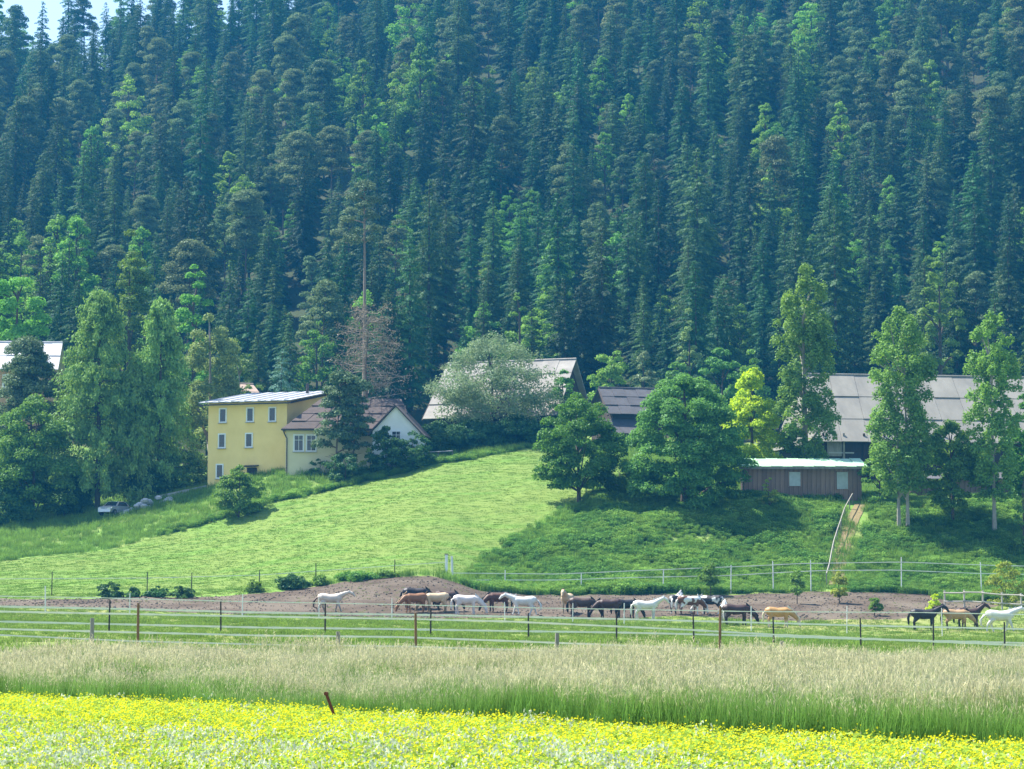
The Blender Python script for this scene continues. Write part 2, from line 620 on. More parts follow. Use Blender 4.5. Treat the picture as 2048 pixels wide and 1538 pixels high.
# ------------------------------------------------------------------ trees
BARK = M('bark', (0.10, 0.075, 0.055), (0.05, 0.04, 0.03), 6, 0.95, 0.03, stretch=(1, 1, .25))
BARK_PINE = M('pine_bark', (0.19, 0.13, 0.09), (0.12, 0.09, 0.07), 4, 0.95, 0.03, stretch=(1, 1, .25))
BARK_PALE = M('pale_bark', (0.36, 0.33, 0.28), (0.22, 0.20, 0.17), 5, 0.9, 0.02, stretch=(1, 1, .3))
TWIG = M('dead_twig', (0.33, 0.27, 0.21), (0.23, 0.19, 0.155), 4, 0.95)
LM = {
    'spruce': leafmat('spruce_needles', (0.027, 0.072, 0.018), (0.056, 0.122, 0.030), 0.25, 0.45, 0.03),
    'pine': leafmat('pine_needles', (0.085, 0.135, 0.05), (0.145, 0.20, 0.075), 0.25, 0.22, 0.03),
    'beech': leafmat('forest_leaves', (0.09, 0.21, 0.035), (0.19, 0.36, 0.06), 0.35, 0.30, 0.02),
    'larch': leafmat('larch_needles', (0.13, 0.25, 0.06), (0.25, 0.40, 0.095), 0.3, 0.12, 0.01),
    'birch': leafmat('birch_leaves', (0.15, 0.23, 0.07), (0.25, 0.34, 0.11), 0.35, 0.15, 0.01),
    'maple': leafmat('maple_leaves', (0.045, 0.125, 0.02), (0.11, 0.26, 0.04), 0.35, 0.15, 0.01),
    'linden': leafmat('linden_leaves', (0.07, 0.175, 0.035), (0.145, 0.295, 0.06), 0.36, 0.12, 0.01),
    'poplar': leafmat('poplar_leaves', (0.10, 0.205, 0.04), (0.20, 0.35, 0.07), 0.38, 0.12, 0.01),
    'yellow': leafmat('yellow_leaves', (0.32, 0.44, 0.02), (0.50, 0.62, 0.04), 0.40, 0.08, 0.01),
    'willow': leafmat('grey_leaves', (0.12, 0.175, 0.08), (0.22, 0.28, 0.145), 0.3, 0.1, 0.01),
    'shrub': leafmat('shrub_leaves', (0.08, 0.18, 0.03), (0.17, 0.31, 0.055), 0.36, 0.15, 0.015),
    'dark_shrub': leafmat('dark_shrub_leaves', (0.035, 0.095, 0.03), (0.08, 0.17, 0.045), 0.28, 0.15, 0.015),
    'lime_shrub': leafmat('lime_shrub_leaves', (0.20, 0.29, 0.04), (0.33, 0.40, 0.07), 0.38, 0.1, 0.01),
    'blue_spruce': leafmat('blue_spruce_needles', (0.08, 0.17, 0.12), (0.14, 0.25, 0.18), 0.15, 0.1, 0.01),
    'dull_pine': leafmat('dull_pine_needles', (0.07, 0.115, 0.05), (0.135, 0.19, 0.085), 0.2, 0.1, 0.01),
    'brown': leafmat('withered_needles', (0.15, 0.125, 0.085), (0.24, 0.20, 0.14), 0.2, 0.1, 0.01),
}


def R(seed):
    return np.random.RandomState(seed)


def spruce(seed, H=24.0, Rm=3.3, zb=2.0, mat='spruce', levels=56, bare=0.0, size=.29, full=.64):
    r = R(seed)
    cs, ns, ts, ls, ws = [], [], [], [], []
    tk = MB()
    bend = r.uniform(-.25, .25, 2)
    tk.tube([(bend[0] * math.sin(3 * i / 6), bend[1] * math.sin(2 * i / 6), H * i / 6 * .98) for i in range(7)],
            [H * .0115 * (1 - i / 6.3) + .02 for i in range(7)], 6)
    for k in range(levels):
        q = (k + r.uniform(-.3, .3)) / levels
        h = zb + (H - zb) * max(0.0, q) ** 0.92
        Lb = Rm * (1 - max(0.0, (h - zb) / (H - zb))) ** full + .12
        if q < .12:
            Lb *= .65 + 2.5 * q
        nb = 6 if q < .8 else 5
        a0 = r.uniform(0, 6.28)
        for b in range(nb):
            if r.rand() < bare:
                continue
            a = a0 + 6.283 * b / nb + r.uniform(-.35, .35)
            L1 = Lb * r.uniform(.45, 1.25)
            h = zb + (H - zb) * min(.99, max(0.0, q + r.uniform(-5, 5) / levels * (1 - q))) ** 0.92
            d = np.array([math.cos(a), math.sin(a), 0])
            sd = np.array([-math.sin(a), math.cos(a), 0])
            m = int(4.4 * L1 * L1 * (.62 / size) ** 2) + 6
            s = np.sqrt(r.uniform(.01, 1, m))
            lat = r.uniform(-1, 1, m) * .34 * (1.12 - s)
            lift = .25 if q > .6 else .06
            c = d * (s * L1)[:, None] + sd * (lat * L1)[:, None]
            c[:, 2] = h + L1 * (lift * s - .36 * s * s) - np.abs(lat) * L1 * .35
            c += r.normal(0, .06, (m, 3))
            cs.append(c)
            ns.append(np.array([0, 0, .8]) + d * .65 + sd * np.sign(lat)[:, None] * .45 + r.normal(0, .22, (m, 3)))
            ts.append(d + sd * np.sign(lat)[:, None] * .7 + np.array([0, 0, -.3]) + r.normal(0, .25, (m, 3)))
            ls.append(r.uniform(.55, 1.05, m) * size)
            ws.append(r.uniform(.26, .46, m) * size)
    c = np.concatenate(cs)
    V = diamonds(c, np.concatenate(ns), np.concatenate(ts), np.concatenate(ls), np.concatenate(ws))
    return tk.mesh('trunk', BARK), np_mesh('crown', V, 4, LM[mat])


def clumpy(seed, centres, radii, per, leaf, mat, flat=.75, out=.8, droop=0.0):
    """leaf clumps: leaves spread over and inside each clump"""
    r = R(seed)
    C, Nn, T, Ls = [], [], [], []
    for c0, rc in zip(centres, radii):
        leaf_ = leaf * .74
        n = max(20, int(per * (rc ** 2) * 8.0))
        d = unit(r.normal(0, 1, (n, 3)))
        d[:, 2] = np.where(d[:, 2] < -.3, -d[:, 2] * .6, d[:, 2])
        rad = rc * r.uniform(.45, 1.08, n) ** .7
        p = np.array(c0) + d * rad[:, None] * np.array([1, 1, flat])
        if droop:
            p[:, 2] -= droop * r.rand(n) ** 2
        C.append(p)
        Nn.append(d * out + r.normal(0, .55, (n, 3)) + np.array([0, 0, .35]))
        T.append(r.normal(0, 1, (n, 3)) + np.array([0, 0, -.5 - 3 * droop]))
        Ls.append(leaf_ * r.uniform(.65, 1.3, n))
    C, Nn, T, Ls = map(np.concatenate, (C, Nn, T, Ls))
    return diamonds(C, Nn, T, Ls, Ls * .72)


def broadleaf(seed, H, Rm, base, prof, nclump, mat, leaf=.34, per=60, rc=(.2, .34), bark=BARK, stems=1, flat=.8, tr=None,
              lean=0.0, squash=1.0, droop=0.0, inner=.35):
    """H total height, Rm crown radius, base = height where the crown begins, prof = list of (height 0..1, radius 0..1)"""
    r = R(seed)
    cen, rad = [], []
    ph, pr = [p[0] for p in prof], [p[1] for p in prof]
    wts = np.interp(np.linspace(0, 1, 200), ph, pr) + .08
    cum = np.cumsum(wts) / wts.sum()
    nclump = int(nclump * (1.5 if nclump > 44 else 2.2))
    for i in range(nclump):
        h = np.interp(r.rand(), cum, np.linspace(0, 1, 200))
        rr = np.interp(h, ph, pr)
        a = r.uniform(0, 6.283)
        q = r.uniform(inner, 1.0) ** .6
        rcl = Rm * r.uniform(*rc) * (.6 + .4 * rr)
        ro = max(0, rr * Rm * (1 + r.uniform(-.12, .12)) * q - rcl * .4)
        cen.append((math.cos(a) * ro + lean * h, math.sin(a) * ro * squash, base + h * (H - base) - rcl * .3))
        rad.append(rcl)
    V = clumpy(seed + 1, cen, rad, per, leaf, mat, flat, droop=droop)
    tk = MB()
    tr = tr or H * .018
    for s in range(stems):
        off = Vector(((s - (stems - 1) / 2) * tr * 4.5, r.uniform(-.1, .1), 0)) if stems > 1 else Vector((0, 0, 0))
        sp = Vector((r.uniform(-.3, .3), r.uniform(-.3, .3), 0)) * (Rm * .25)
        top = base + (H - base) * .78
        pts = [off + sp * (i / 5) ** 2 + Vector((0, 0, -.4 + (top + .4) * i / 5)) for i in range(6)]
        tk.tube(pts, [tr * (1.25 if i == 0 else 1) * (1 - .16 * i) for i in range(6)], 7)
        order = r.permutation(nclump)[:min(nclump, 10)]
        for k in order:
            c = Vector(cen[k])
            zst = max(base * .8, min(c.z - (Vector((c.x, c.y)).length) * .9, top * .95))
            f = np.clip(zst / (top + .4), 0, 1)
            st = off + sp * f * f + Vector((0, 0, zst))
            md = st.lerp(c, .55) + Vector((0, 0, .1 * Rm))
            tk.tube([st, md, c], [tr * .42, tr * .26, tr * .08], 5, cap=False)
    return tk.mesh('trunk', bark), np_mesh('crown', V, 4, LM[mat])


def pine(seed, H=22.0, Rm=3.2, crown=.5, mat='pine', bark=None, n=20, leaf=.36, per=40):
    """bare stem, flat loose plates of needles at the top"""
    r = R(seed)
    tk = MB()
    bx, by = r.uniform(-.6, .6, 2)
    ax = lambda h: np.array([bx * (h / H) ** 2, by * (h / H) ** 2, h])
    tk.tube([ax(H * .96 * i / 7) for i in range(8)], [H * .0105 * (1 - .11 * i) for i in range(8)], 6)
    cen, rad = [], []
    for i in range(n):
        q = (i + r.rand()) / n
        h = H * (1 - crown) + H * crown * q * .98
        rr = Rm * (1 - q) ** .55 * (.55 + .45 * min(1, q * 3.5)) * r.uniform(.55, 1.05)
        a = i * 2.4 + r.uniform(-.5, .5)
        st = ax(h - .12 * rr)
        c = ax(h) + np.array([math.cos(a) * rr, math.sin(a) * rr, r.uniform(-.2, .4)])
        cen.append(c)
        rad.append(Rm * r.uniform(.30, .50))
        tk.tube([st, (st + c) / 2 + np.array([0, 0, .15]), c], [.09, .06, .03], 4, cap=False)
    for i in range(5):
        h = H * (1 - crown) * r.uniform(.45, 1)
        a = r.uniform(0, 6.28)
        st = ax(h)
        tk.tube([st, st + np.array([math.cos(a), math.sin(a), .15]) * r.uniform(.6, 1.8)], [.04, .015], 4, cap=False)
    V = clumpy(seed + 3, cen, rad, per, leaf, mat, .62)
    return tk.mesh('trunk', bark or BARK_PINE), np_mesh('crown', V, 4, LM[mat])


ROUND = [(0, .35), (.12, .72), (.35, 1), (.6, .95), (.82, .68), (1, .12)]
EGG = [(0, .55), (.15, .9), (.35, 1), (.65, .8), (.88, .42), (1, .08)]
COLUMN = [(0, .35), (.15, .7), (.35, .85), (.55, .8), (.75, .95), (.9, .72), (1, .2)]
CONE = [(0, .8), (.15, 1), (.4, .82), (.7, .5), (.9, .25), (1, .06)]


def plant(name, meshes, loc, label, cat, rz=None, scale=1.0, group=None, parts=('trunk', 'crown')):
    t = thing(name, label, cat, loc, random.uniform(0, 6.28) if rz is None else rz, group, scale)
    for pn, me in zip(parts, meshes):
        put(pn, me, t)
    return t


# ---- the wood on the hillside
PROTO = {'spruce': [spruce(11, 23, 3.8), spruce(12, 22, 3.3, 3), spruce(13, 18, 3.7, 1.5), spruce(14, 24, 3.5, 4, bare=.14), spruce(15, 15, 3.1, 1.5, levels=44, full=.8), spruce(16, 21, 2.7, 2, bare=.05)],
         'pine': [pine(21, 20, 3.3), pine(22, 22, 3.8, .42, n=22), pine(23, 18, 3.0, .6), pine(24, 19, 3.4, .5)],
         'leafy': [broadleaf(31, 18, 4.0, 4, EGG, 30, 'beech', .44, 18), broadleaf(32, 16, 3.6, 3, ROUND, 26, 'beech', .44, 20), broadleaf(33, 20, 3.4, 4, EGG, 28, 'beech', .44, 22)]}
KIND_NAME = {'spruce': ('spruce_tree', 'dark green spruce'), 'pine': ('pine_tree', 'dull grey-green pine'), 'leafy': ('broadleaf_tree', 'light green broadleaf tree')}


def forest_spots():
    r = R(5)
    out = []
    y = 297.0
    while y < 640:
        sp = 6.5 + (y - 297) * .0045
        x = -.32 * y
        while x < .32 * y:
            xx = x + r.uniform(-.45, .45) * sp
            yy = y + r.uniform(-.45, .45) * sp
            px = float(topx(xx, yy))
            x += sp
            if px < 190 and yy > 585 and r.rand() < .25:
                continue
            if r.rand() < .08:
                continue
            nz = float(vnoise(xx, yy, 30, 9))
            n2 = float(vnoise(xx, yy, 22, 12))
            up = (yy - 297) / 330
            pp = (.10 + .7 * max(0, nz - .40)) * (.3 + 1.5 * up)
            pl = .09 + .9 * max(0, n2 - .58)
            u = r.rand()
            k = 'pine' if u < pp else ('leafy' if u < pp + pl else 'spruce')
            v = r.randint(len(PROTO[k]))
            s = r.uniform(.6, 1.0) + (.28 if r.rand() < .25 else 0.0)
            out.append((xx, yy, k, v, s, r.uniform(0, 6.28), px))
        y += sp * .9
    return out


LANDM = [(150, 'the tall larches'), (500, 'the yellow house'), (800, 'the white gable'), (1010, 'the grey barn'), (1240, 'the dark outbuilding'),
         (1440, 'the yellow tree'), (1640, 'the tallest poplar'), (1830, 'the long barn'), (2100, 'the last poplar')]
FOREST = forest_spots()
infr = [f for f in FOREST if -70 < f[6] < 2118]
infr.sort(key=lambda f: f[1])
SINGLE = infr[:295]
keys = set((f[0], f[1]) for f in SINGLE)
REST = [f for f in FOREST if (f[0], f[1]) not in keys]
ORD = ['first', 'second', 'third', 'fourth', 'fifth', 'sixth', 'seventh', 'eighth', 'ninth', 'tenth']
LOOK = {'spruce': ['broad', 'slender', 'squat', 'gappy', 'short', 'thin'], 'pine': ['bushy', 'high-crowned', 'low-crowned', 'round-topped'], 'leafy': ['broad', 'rounded', 'slim']}
front = {}
for f in sorted(SINGLE, key=lambda f: f[6]):
    lm = min(LANDM, key=lambda q: abs(q[0] - f[6]))[1]
    if f[1] < 312:
        front.setdefault((f[2], lm), []).append(f)
for x, y, k, v, s, rz, px in SINGLE:
    nm, lb = KIND_NAME[k]
    lm = min(LANDM, key=lambda q: abs(q[0] - px))[1]
    row = 'at the foot of the wood' if y < 312 else ('some rows into the wood' if y < 338 else 'farther up the wooded slope')
    row = row.replace('farther up the wooded slope', 'up the wooded slope')
    grp = '%ss %s above %s' % (lb, row, lm)
    look = LOOK[k][v]
    side = 'left' if px < min(LANDM, key=lambda q: abs(q[0] - px))[0] else 'right'
    lab = '%s %s %s, %s above %s' % (look, lb, row, side, lm)
    if y < 312:
        q = [(f[0], f[1]) for f in front[(k, lm)]].index((x, y))
        if len(front[(k, lm)]) > 1:
            lab = '%s %s %s above %s, %s from left' % (look, lb, 'at the wood edge', lm, ORD[min(q, 9)])
        else:
            lab = 'lone %s at the wood edge above %s' % (lb, lm)
    plant(nm, PROTO[k][v], (x, y, float(zg(x, y)) - .25), lab, 'tree', rz, s, group=grp)


# ---- instanced masses: grass, herbs, the far wood
def scatter(name, pts, rots, scl, idx, protos, label, cat, kind='stuff', protos2=None):
    cols = []
    for w, ps in enumerate((protos, protos2)):
        if ps is None:
            continue
        col = bpy.data.collections.new(name + '_pieces')
        for i, me in enumerate(ps):
            o = bpy.data.objects.new('%s_piece_%d_%02d' % (name, w, i), me)
            col.objects.link(o)
        cols.append(col)
    me = bpy.data.meshes.new(name)
    me.vertices.add(len(pts))
    me.vertices.foreach_set('co', np.asarray(pts, np.float32).ravel())
    for an, ty, dat, key in (('rot', 'FLOAT_VECTOR', rots, 'vector'), ('scl', 'FLOAT', scl, 'value'), ('pick', 'INT', idx, 'value')):
        at = me.attributes.new(an, ty, 'POINT')
        at.data.foreach_set(key, np.asarray(dat, np.int32 if ty == 'INT' else np.float32).ravel())
    g = bpy.data.node_groups.new(name + '_scatter', 'GeometryNodeTree')
    g.interface.new_socket('Geometry', in_out='INPUT', socket_type='NodeSocketGeometry')
    g.interface.new_socket('Geometry', in_out='OUTPUT', socket_type='NodeSocketGeometry')
    gi, go = g.nodes.new('NodeGroupInput'), g.nodes.new('NodeGroupOutput')
    jn = g.nodes.new('GeometryNodeJoinGeometry')
    for col in cols:
        ip = g.nodes.new('GeometryNodeInstanceOnPoints')
        ci = g.nodes.new('GeometryNodeCollectionInfo')
        ci.inputs['Collection'].default_value = col
        ci.inputs['Separate Children'].default_value = True
        ci.inputs['Reset Children'].default_value = True
        ip.inputs['Pick Instance'].default_value = True
        for an, ty, sock in (('rot', 'FLOAT_VECTOR', 'Rotation'), ('scl', 'FLOAT', 'Scale'), ('pick', 'INT', 'Instance Index')):
            na = g.nodes.new('GeometryNodeInputNamedAttribute')
            na.data_type = ty
            na.inputs['Name'].default_value = an
            src = next(o for o in na.outputs if o.enabled and o.name == 'Attribute')
            g.links.new(src, ip.inputs[sock])
        g.links.new(gi.outputs[0], ip.inputs['Points'])
        g.links.new(ci.outputs[0], ip.inputs['Instance'])
        g.links.new(ip.outputs[0], jn.inputs[0])
    g.links.new(jn.outputs[0], go.inputs[0])
    o = put(name, me, label=label, cat=cat, kind=kind)
    md = o.modifiers.new('scatter', 'NODES')
    md.node_group = g
    return o


far, fidx = [], {}
for k in PROTO:
    for v, (a, b) in enumerate(PROTO[k]):
        fidx[(k, v)] = len(far)
        far.append((a, b))
fx = np.array([f[0] for f in REST])
fy = np.array([f[1] for f in REST])
scatter('far_wood', np.stack([fx, fy, zg(fx, fy) - .25], 1), [(0, 0, f[5]) for f in REST], [f[4] for f in REST],
        [fidx[(f[2], f[3])] for f in REST], [q[1] for q in far], 'dense mixed wood of spruce and pine covering the upper hillside', 'wood', protos2=[q[0] for q in far])

# ------------------------------------------------------------------ buildings
YELLOW = M('yellow_render', (0.92, 0.68, 0.27), (0.82, 0.59, 0.22), 0.45, 0.9, 0.004, bscale=40)
CREAM = M('cream_render', (0.76, 0.67, 0.44), (0.68, 0.60, 0.38), 0.6, 0.9, 0.004, bscale=40)
WHITEW = M('white_render', (0.80, 0.80, 0.76), (0.72, 0.72, 0.68), 0.8, 0.9, 0.003, bscale=40)
PEACH = M('peach_render', (0.62, 0.38, 0.24), (0.52, 0.32, 0.21), 0.8, 0.9)
METAL = M('zinc_roofing', (0.46, 0.47, 0.49), (0.38, 0.39, 0.41), 0.9, 0.6, metal=0.0, obvar=.05)
TILE_B = M('brown_tiles', (0.105, 0.078, 0.068), (0.065, 0.05, 0.045), 1.5, 0.85, 0.02, bscale=9, obvar=.12)
ETERNIT = M('grey_cement_roofing', (0.27, 0.255, 0.215), (0.18, 0.172, 0.15), 0.55, 0.85, 0.02, bscale=7, stretch=(1, .5, .5), obvar=.035)
SHINGLE = M('weathered_pale_roofing', (0.34, 0.32, 0.285), (0.23, 0.215, 0.195), 0.8, 0.85, 0.02, bscale=6, obvar=.08)
DARKROOF = M('dark_slate_roofing', (0.085, 0.083, 0.088), (0.058, 0.056, 0.06), 1.2, 0.75, 0.02, bscale=7, obvar=.1)
MINT = M('mint_sheet_roofing', (0.36, 0.58, 0.37), (0.30, 0.50, 0.32), 0.7, 0.5, obvar=.06)
PLANK = M('red_brown_plank', (0.30, 0.20, 0.155), (0.20, 0.135, 0.108), 2.5, 0.9, 0.01, stretch=(3, 3, .3), obvar=.22)
DARKWOOD = M('dark_timber', (0.055, 0.04, 0.032), (0.032, 0.025, 0.022), 2.5, 0.9, 0.01, stretch=(3, 3, .3), obvar=.2)
GREYWOOD = M('grey_timber', (0.30, 0.27, 0.23), (0.18, 0.165, 0.145), 4, 0.9, 0.005, stretch=(1, 1, .3), obvar=.15)
WHITEP = M('white_paint', (0.80, 0.81, 0.80), (0.72, 0.73, 0.73), 2, 0.6)
GLASS = M('window_glass', (0.02, 0.025, 0.035), (0.035, 0.04, 0.05), 1, 0.12, spec=0.6)
GUTTER = M('dark_gutter', (0.07, 0.055, 0.05), None, 3, 0.5)
CONC = M('pale_concrete', (0.42, 0.41, 0.38), (0.32, 0.31, 0.29), 1.5, 0.9, 0.01)


def window(parent, u, z, w, h, y=0.0, surround=WHITEP, s=.17, shutters=False, mull=True):
    """a window in a wall that faces -y of its building: surround, glass set back, bars"""
    m = MB()
    for cx, cz, dx, dz in ((u, z + h / 2 + s / 2, w + 2 * s, s), (u, z - h / 2 - s / 2, w + 2 * s, s), (u - w / 2 - s / 2, z, s, h), (u + w / 2 + s / 2, z, s, h)):
        m.box((cx, y - .03, cz), (dx, .1, dz))
    f = m.build('window', surround, parent)
    MB().box((u, y + .005, z), (w, .03, h)).build('pane', GLASS, f)
    if mull:
        b = MB()
        b.box((u, y - .02, z), (.045, .03, h))
        b.box((u, y - .022, z + h * .2), (w, .03, .04))
        b.build('glazing_bar', surround, f)
    MB().box((u, y - .12, z - h / 2 - s - .03), (w + 2 * s + .1, .26, .06)).build('sill', CONC, f)
    if shutters:
        for q in (-1, 1):
            MB().box((u + q * (w * .5 + s + w * .22), y - .05, z), (w * .42, .06, h)).build('shutter', WHITEP, f)
    return f


def strips(parent, a, b, c, d, n, th, mat, name='roof_panel', gap=.006, rib=True, rows=1):
    """sheet roofing laid as separate panels over the quad a b c d (a-b eave, d-c ridge)"""
    a, b, c, d = map(Vector, (a, b, c, d))
    nr = (b - a).cross(d - a).normalized()
    for j in range(rows):
        for i in range(n):
            f0, f1 = i / n + gap / n, (i + 1) / n - gap / n
            g0, g1 = j / rows, (j + 1) / rows
            L = lambda f, g: a.lerp(b, f).lerp(d.lerp(c, f), g)
            up = nr * (.03 if (i + j) % 2 else .0)
            lift = nr * .07
            m = MB()
            m.slab([L(f0, g0) + lift + up, L(f1, g0) + lift + up, L(f1, g1) + up, L(f0, g1) + up], th)
            if rib:
                e0, e1 = L(f0, g0) + lift + up, L(f0, g1) + up
                m.tube([e0 + nr * .02, e1 + nr * .02], .035, 4)
            m.build(name, mat, parent)


def corner_frame(loc, rz, label, cat, name):
    return thing(name, label, cat, loc, rz)


# --- yellow house: facade turned a little to the left, single-pitch metal roof rising to the back
rot = math.radians(-19)
pc = P(415, 976, 245.5)
yh = thing('yellow_house', 'three-storey yellow house with white-framed windows and pale metal roof', 'house', (pc.x, pc.y, pc.z), rot)
W_, Dp, Hh = 8.9, 10.5, zpy(806, 245) - pc.z
bk = 1.75
m = MB()
m.add([(0, 0, -4), (W_, 0, -4), (W_, Dp, -4), (0, Dp, -4), (0, 0, Hh), (W_, 0, Hh), (W_, Dp, Hh + bk), (0, Dp, Hh + bk)],
      [(0, 1, 5, 4), (1, 2, 6, 5), (2, 3, 7, 6), (3, 0, 4, 7), (4, 5, 6, 7)])
m.build('wall', YELLOW, yh)
ov = .75
sl_ = bk / Dp
strips(yh, (-ov, -ov, Hh + .1 - ov * sl_), (W_ + ov, -ov, Hh + .1 - ov * sl_), (W_ + ov, Dp + ov, Hh + .1 + bk + ov * sl_), (-ov, Dp + ov, Hh + .1 + bk + ov * sl_), 14, .08, METAL)
MB().box((W_ / 2, -ov - .04, Hh - .12 - ov * sl_), (W_ + 2 * ov, .14, .14)).build('gutter', GUTTER, yh)
MB().box((W_ + ov - .05, Dp / 2, Hh + bk / 2 - .08), (.08, Dp + 1.4, .22), rx=math.atan(sl_)).build('bargeboard', DARKWOOD, yh)
MB().tube([(W_ * .86, Dp * .75, Hh + bk * .7), (W_ * .86, Dp * .75, Hh + bk + .75)], .16, 8).build('vent_pipe', GUTTER, yh)
k_ = 1 / (ppm(244) * math.cos(rot))
for px, y0, y1 in ((446, 816, 843), (503, 816, 843), (549, 817, 843), (444.5, 868, 893), (501, 868, 893), (440.5, 928, 955)):
    zc = zpy((y0 + y1) / 2, 244) - pc.z
    window(yh, (px - 415) * k_, zc, .62, 1.28, s=.13, mull=False)
dz_ = zpy(934, 243.5) - pc.z
MB().box(((508 - 415) * k_, -.02, dz_ - 1.1), (1.1, .12, 2.1)).build('door', DARKWOOD, yh)
MB().box(((508 - 415) * k_, -.45, dz_ + .1), (1.5, .9, .12), rx=.15).build('door_canopy', GUTTER, yh)

# --- cream annex with brown roof in front of its right-hand side
pa = P(571, 940, 240)
an = thing('cream_house', 'low cream house with brown hipped roof joined to the yellow house', 'house', (pa.x, pa.y, pa.z), math.radians(2))
AW, AD = 12.6, 8.0
AH = zpy(858, 240) - pa.z
RH = zpy(797, 244) - pa.z
m = MB().box((AW / 2, AD / 2, (AH - 4) / 2), (AW, AD, AH + 4))
m.build('wall', CREAM, an)
e = .45
rz0 = AH - .05
A, B, C_, D_ = (-e, -e, rz0), (AW + e, -e, rz0), (AW - 1, AD / 2, RH), (3.4, AD / 2, RH)
strips(an, A, B, C_, D_, 8, .1, TILE_B, 'roof_course', rows=4, rib=False)
MB().slab([(-e, AD + e, rz0), A, D_], .1).build('roof_hip', TILE_B, an)
MB().slab([(AW + e, AD + e, rz0), (-e, AD + e, rz0), D_, C_], .1).build('roof_back', TILE_B, an)
MB().slab([B, (AW + e, AD + e, rz0), C_], .1).build('roof_end', TILE_B, an)
MB().box((AW / 2, -e - .06, rz0 - .06), (AW + 2 * e, .14, .12)).build('gutter', GUTTER, an)
MB().tube([(-.25, -e, rz0 - .1), (-.05, -.12, rz0 - .6), (.12, -.1, rz0 - .9), (.12, -.1, -1)], .06, 6).build('drainpipe', GUTTER, an)
for px in (597, 622):
    zc = zpy(886, 240) - pa.z
    window(an, (px - 571) / ppm(240), zc, .82, 1.5, s=.14)

# --- white gabled house
pw = P(745, 905, 238.5)
wg = thing('white_gabled_house', 'small white house with its gable towards the field', 'house', (pw.x, pw.y, pw.z), math.radians(-6))
WW, WD = 4.8, 7.0
WH = zpy(862, 238) - pw.z
WR = zpy(812, 238) - pw.z
m = MB()
m.prism([(0, -3), (WW, -3), (WW, WH), (WW / 2, WR), (0, WH)], 0, WD)
m.build('wall', WHITEW, wg)
for q in (0, 1):
    xa = -.45 if q == 0 else WW + .45
    dzv = (WR - WH) / (WW / 2) * .45
    pts = [(xa, -.35, WH - dzv + .06), (WW / 2, -.35, WR + .06), (WW / 2, WD, WR + .06), (xa, WD, WH - dzv + .06)]
    if q == 0:
        pts = pts[::-1]
    MB().slab(pts[::-1] if False else pts, -.12 if q else .12).build('roof', TILE_B, wg)
window(wg, WW * .5, WH - .6, .8, 1.1, s=.12)


# --- pitched barns
def barn(name, label, pL, pxL, pxR, D, py_eave, py_ridge, py_base, depth, rotd, roofm, wallm, npan, rows, left_in=0.0, cat='barn', name_p='roof_panel'):
    rt = math.radians(rotd)
    base = P(pxL, py_base, D)
    t = thing(name, label, cat, (base.x, base.y, base.z), rt)
    wd = (pxR - pxL) / ppm(D) / math.cos(rt)
    eh = zpy(py_eave, D) - base.z
    rh = zpy(py_ridge, D + depth / 2) - base.z
    m = MB()
    vs = [(0, 0, -3), (wd, 0, -3), (wd, depth, -3), (0, depth, -3), (0, 0, eh), (wd, 0, eh), (wd, depth, eh), (0, depth, eh), (left_in, depth / 2, rh), (wd, depth / 2, rh)]
    m.add(vs, [(0, 1, 5, 4), (2, 3, 7, 6), (1, 2, 6, 9, 5), (3, 0, 4, 8, 7), (4, 5, 9, 8), (6, 7, 8, 9)])
    m.build('wall', wallm, t)
    o = .7
    s = (rh - eh) / (depth / 2)
    a, b = (-o, -o, eh - o * s + .12), (wd + o, -o, eh - o * s + .12)
    c, d = (wd + o, depth / 2, rh + .12), (left_in - o * .5, depth / 2, rh + .12)
    strips(t, a, b, c, d, npan, .09, roofm, name_p, rows=rows, rib=False)
    MB().slab([(wd + o, depth + o, eh - o * s + .12), (-o, depth + o, eh - o * s + .12), d, c], .1).build('roof_back', roofm, t)
    if left_in > .3:
        MB().slab([(-o, depth + o, eh - o * s + .12), a, d], .1).build('roof_hip', roofm, t)
    else:
        for a1, d1 in ((a, d), ((-o, depth + o, eh - o * s + .12), d)):
            v = Vector(d1) - Vector(a1)
            MB().tube([Vector(a1) + Vector((-.03, 0, -.14)), Vector(d1) + Vector((-.03, 0, -.14))], .12, 4).build('bargeboard', DARKWOOD, t)
    MB().tube([Vector(d) + Vector((0, 0, .04)), Vector(c) + Vector((0, 0, .04))], .12, 6).build('ridge_cap', roofm, t)
    return t, wd, eh, rh


bt, bw, be, br = barn('grey_roofed_barn', 'barn with pale weathered roof seen through the grey-leaved tree', None, 862, 1105, 256, 828, 730, 905, 11.5, -20, SHINGLE, DARKWOOD, 8, 4)
bt2, bw2, be2, br2 = barn('dark_roofed_outbuilding', 'outbuilding with dark slate roof and overhanging gable between two trees', None, 1225, 1330, 262, 822, 778, 882, 7.5, 16, DARKROOF, DARKWOOD, 5, 3)
MB().slab([(-2.2, -2.6, be2 - 2.6), (2.6, -2.6, be2 - 2.6), (2.6, -.05, be2 - .9), (-2.2, -.05, be2 - .9)], .1).build('porch_roof', DARKROOF, bt2)
for q in (-2.0, 2.4):
    MB().box((q, -2.3, be2 / 2 - 2.0), (.16, .16, be2 - 1.2)).build('porch_post', DARKWOOD, bt2)

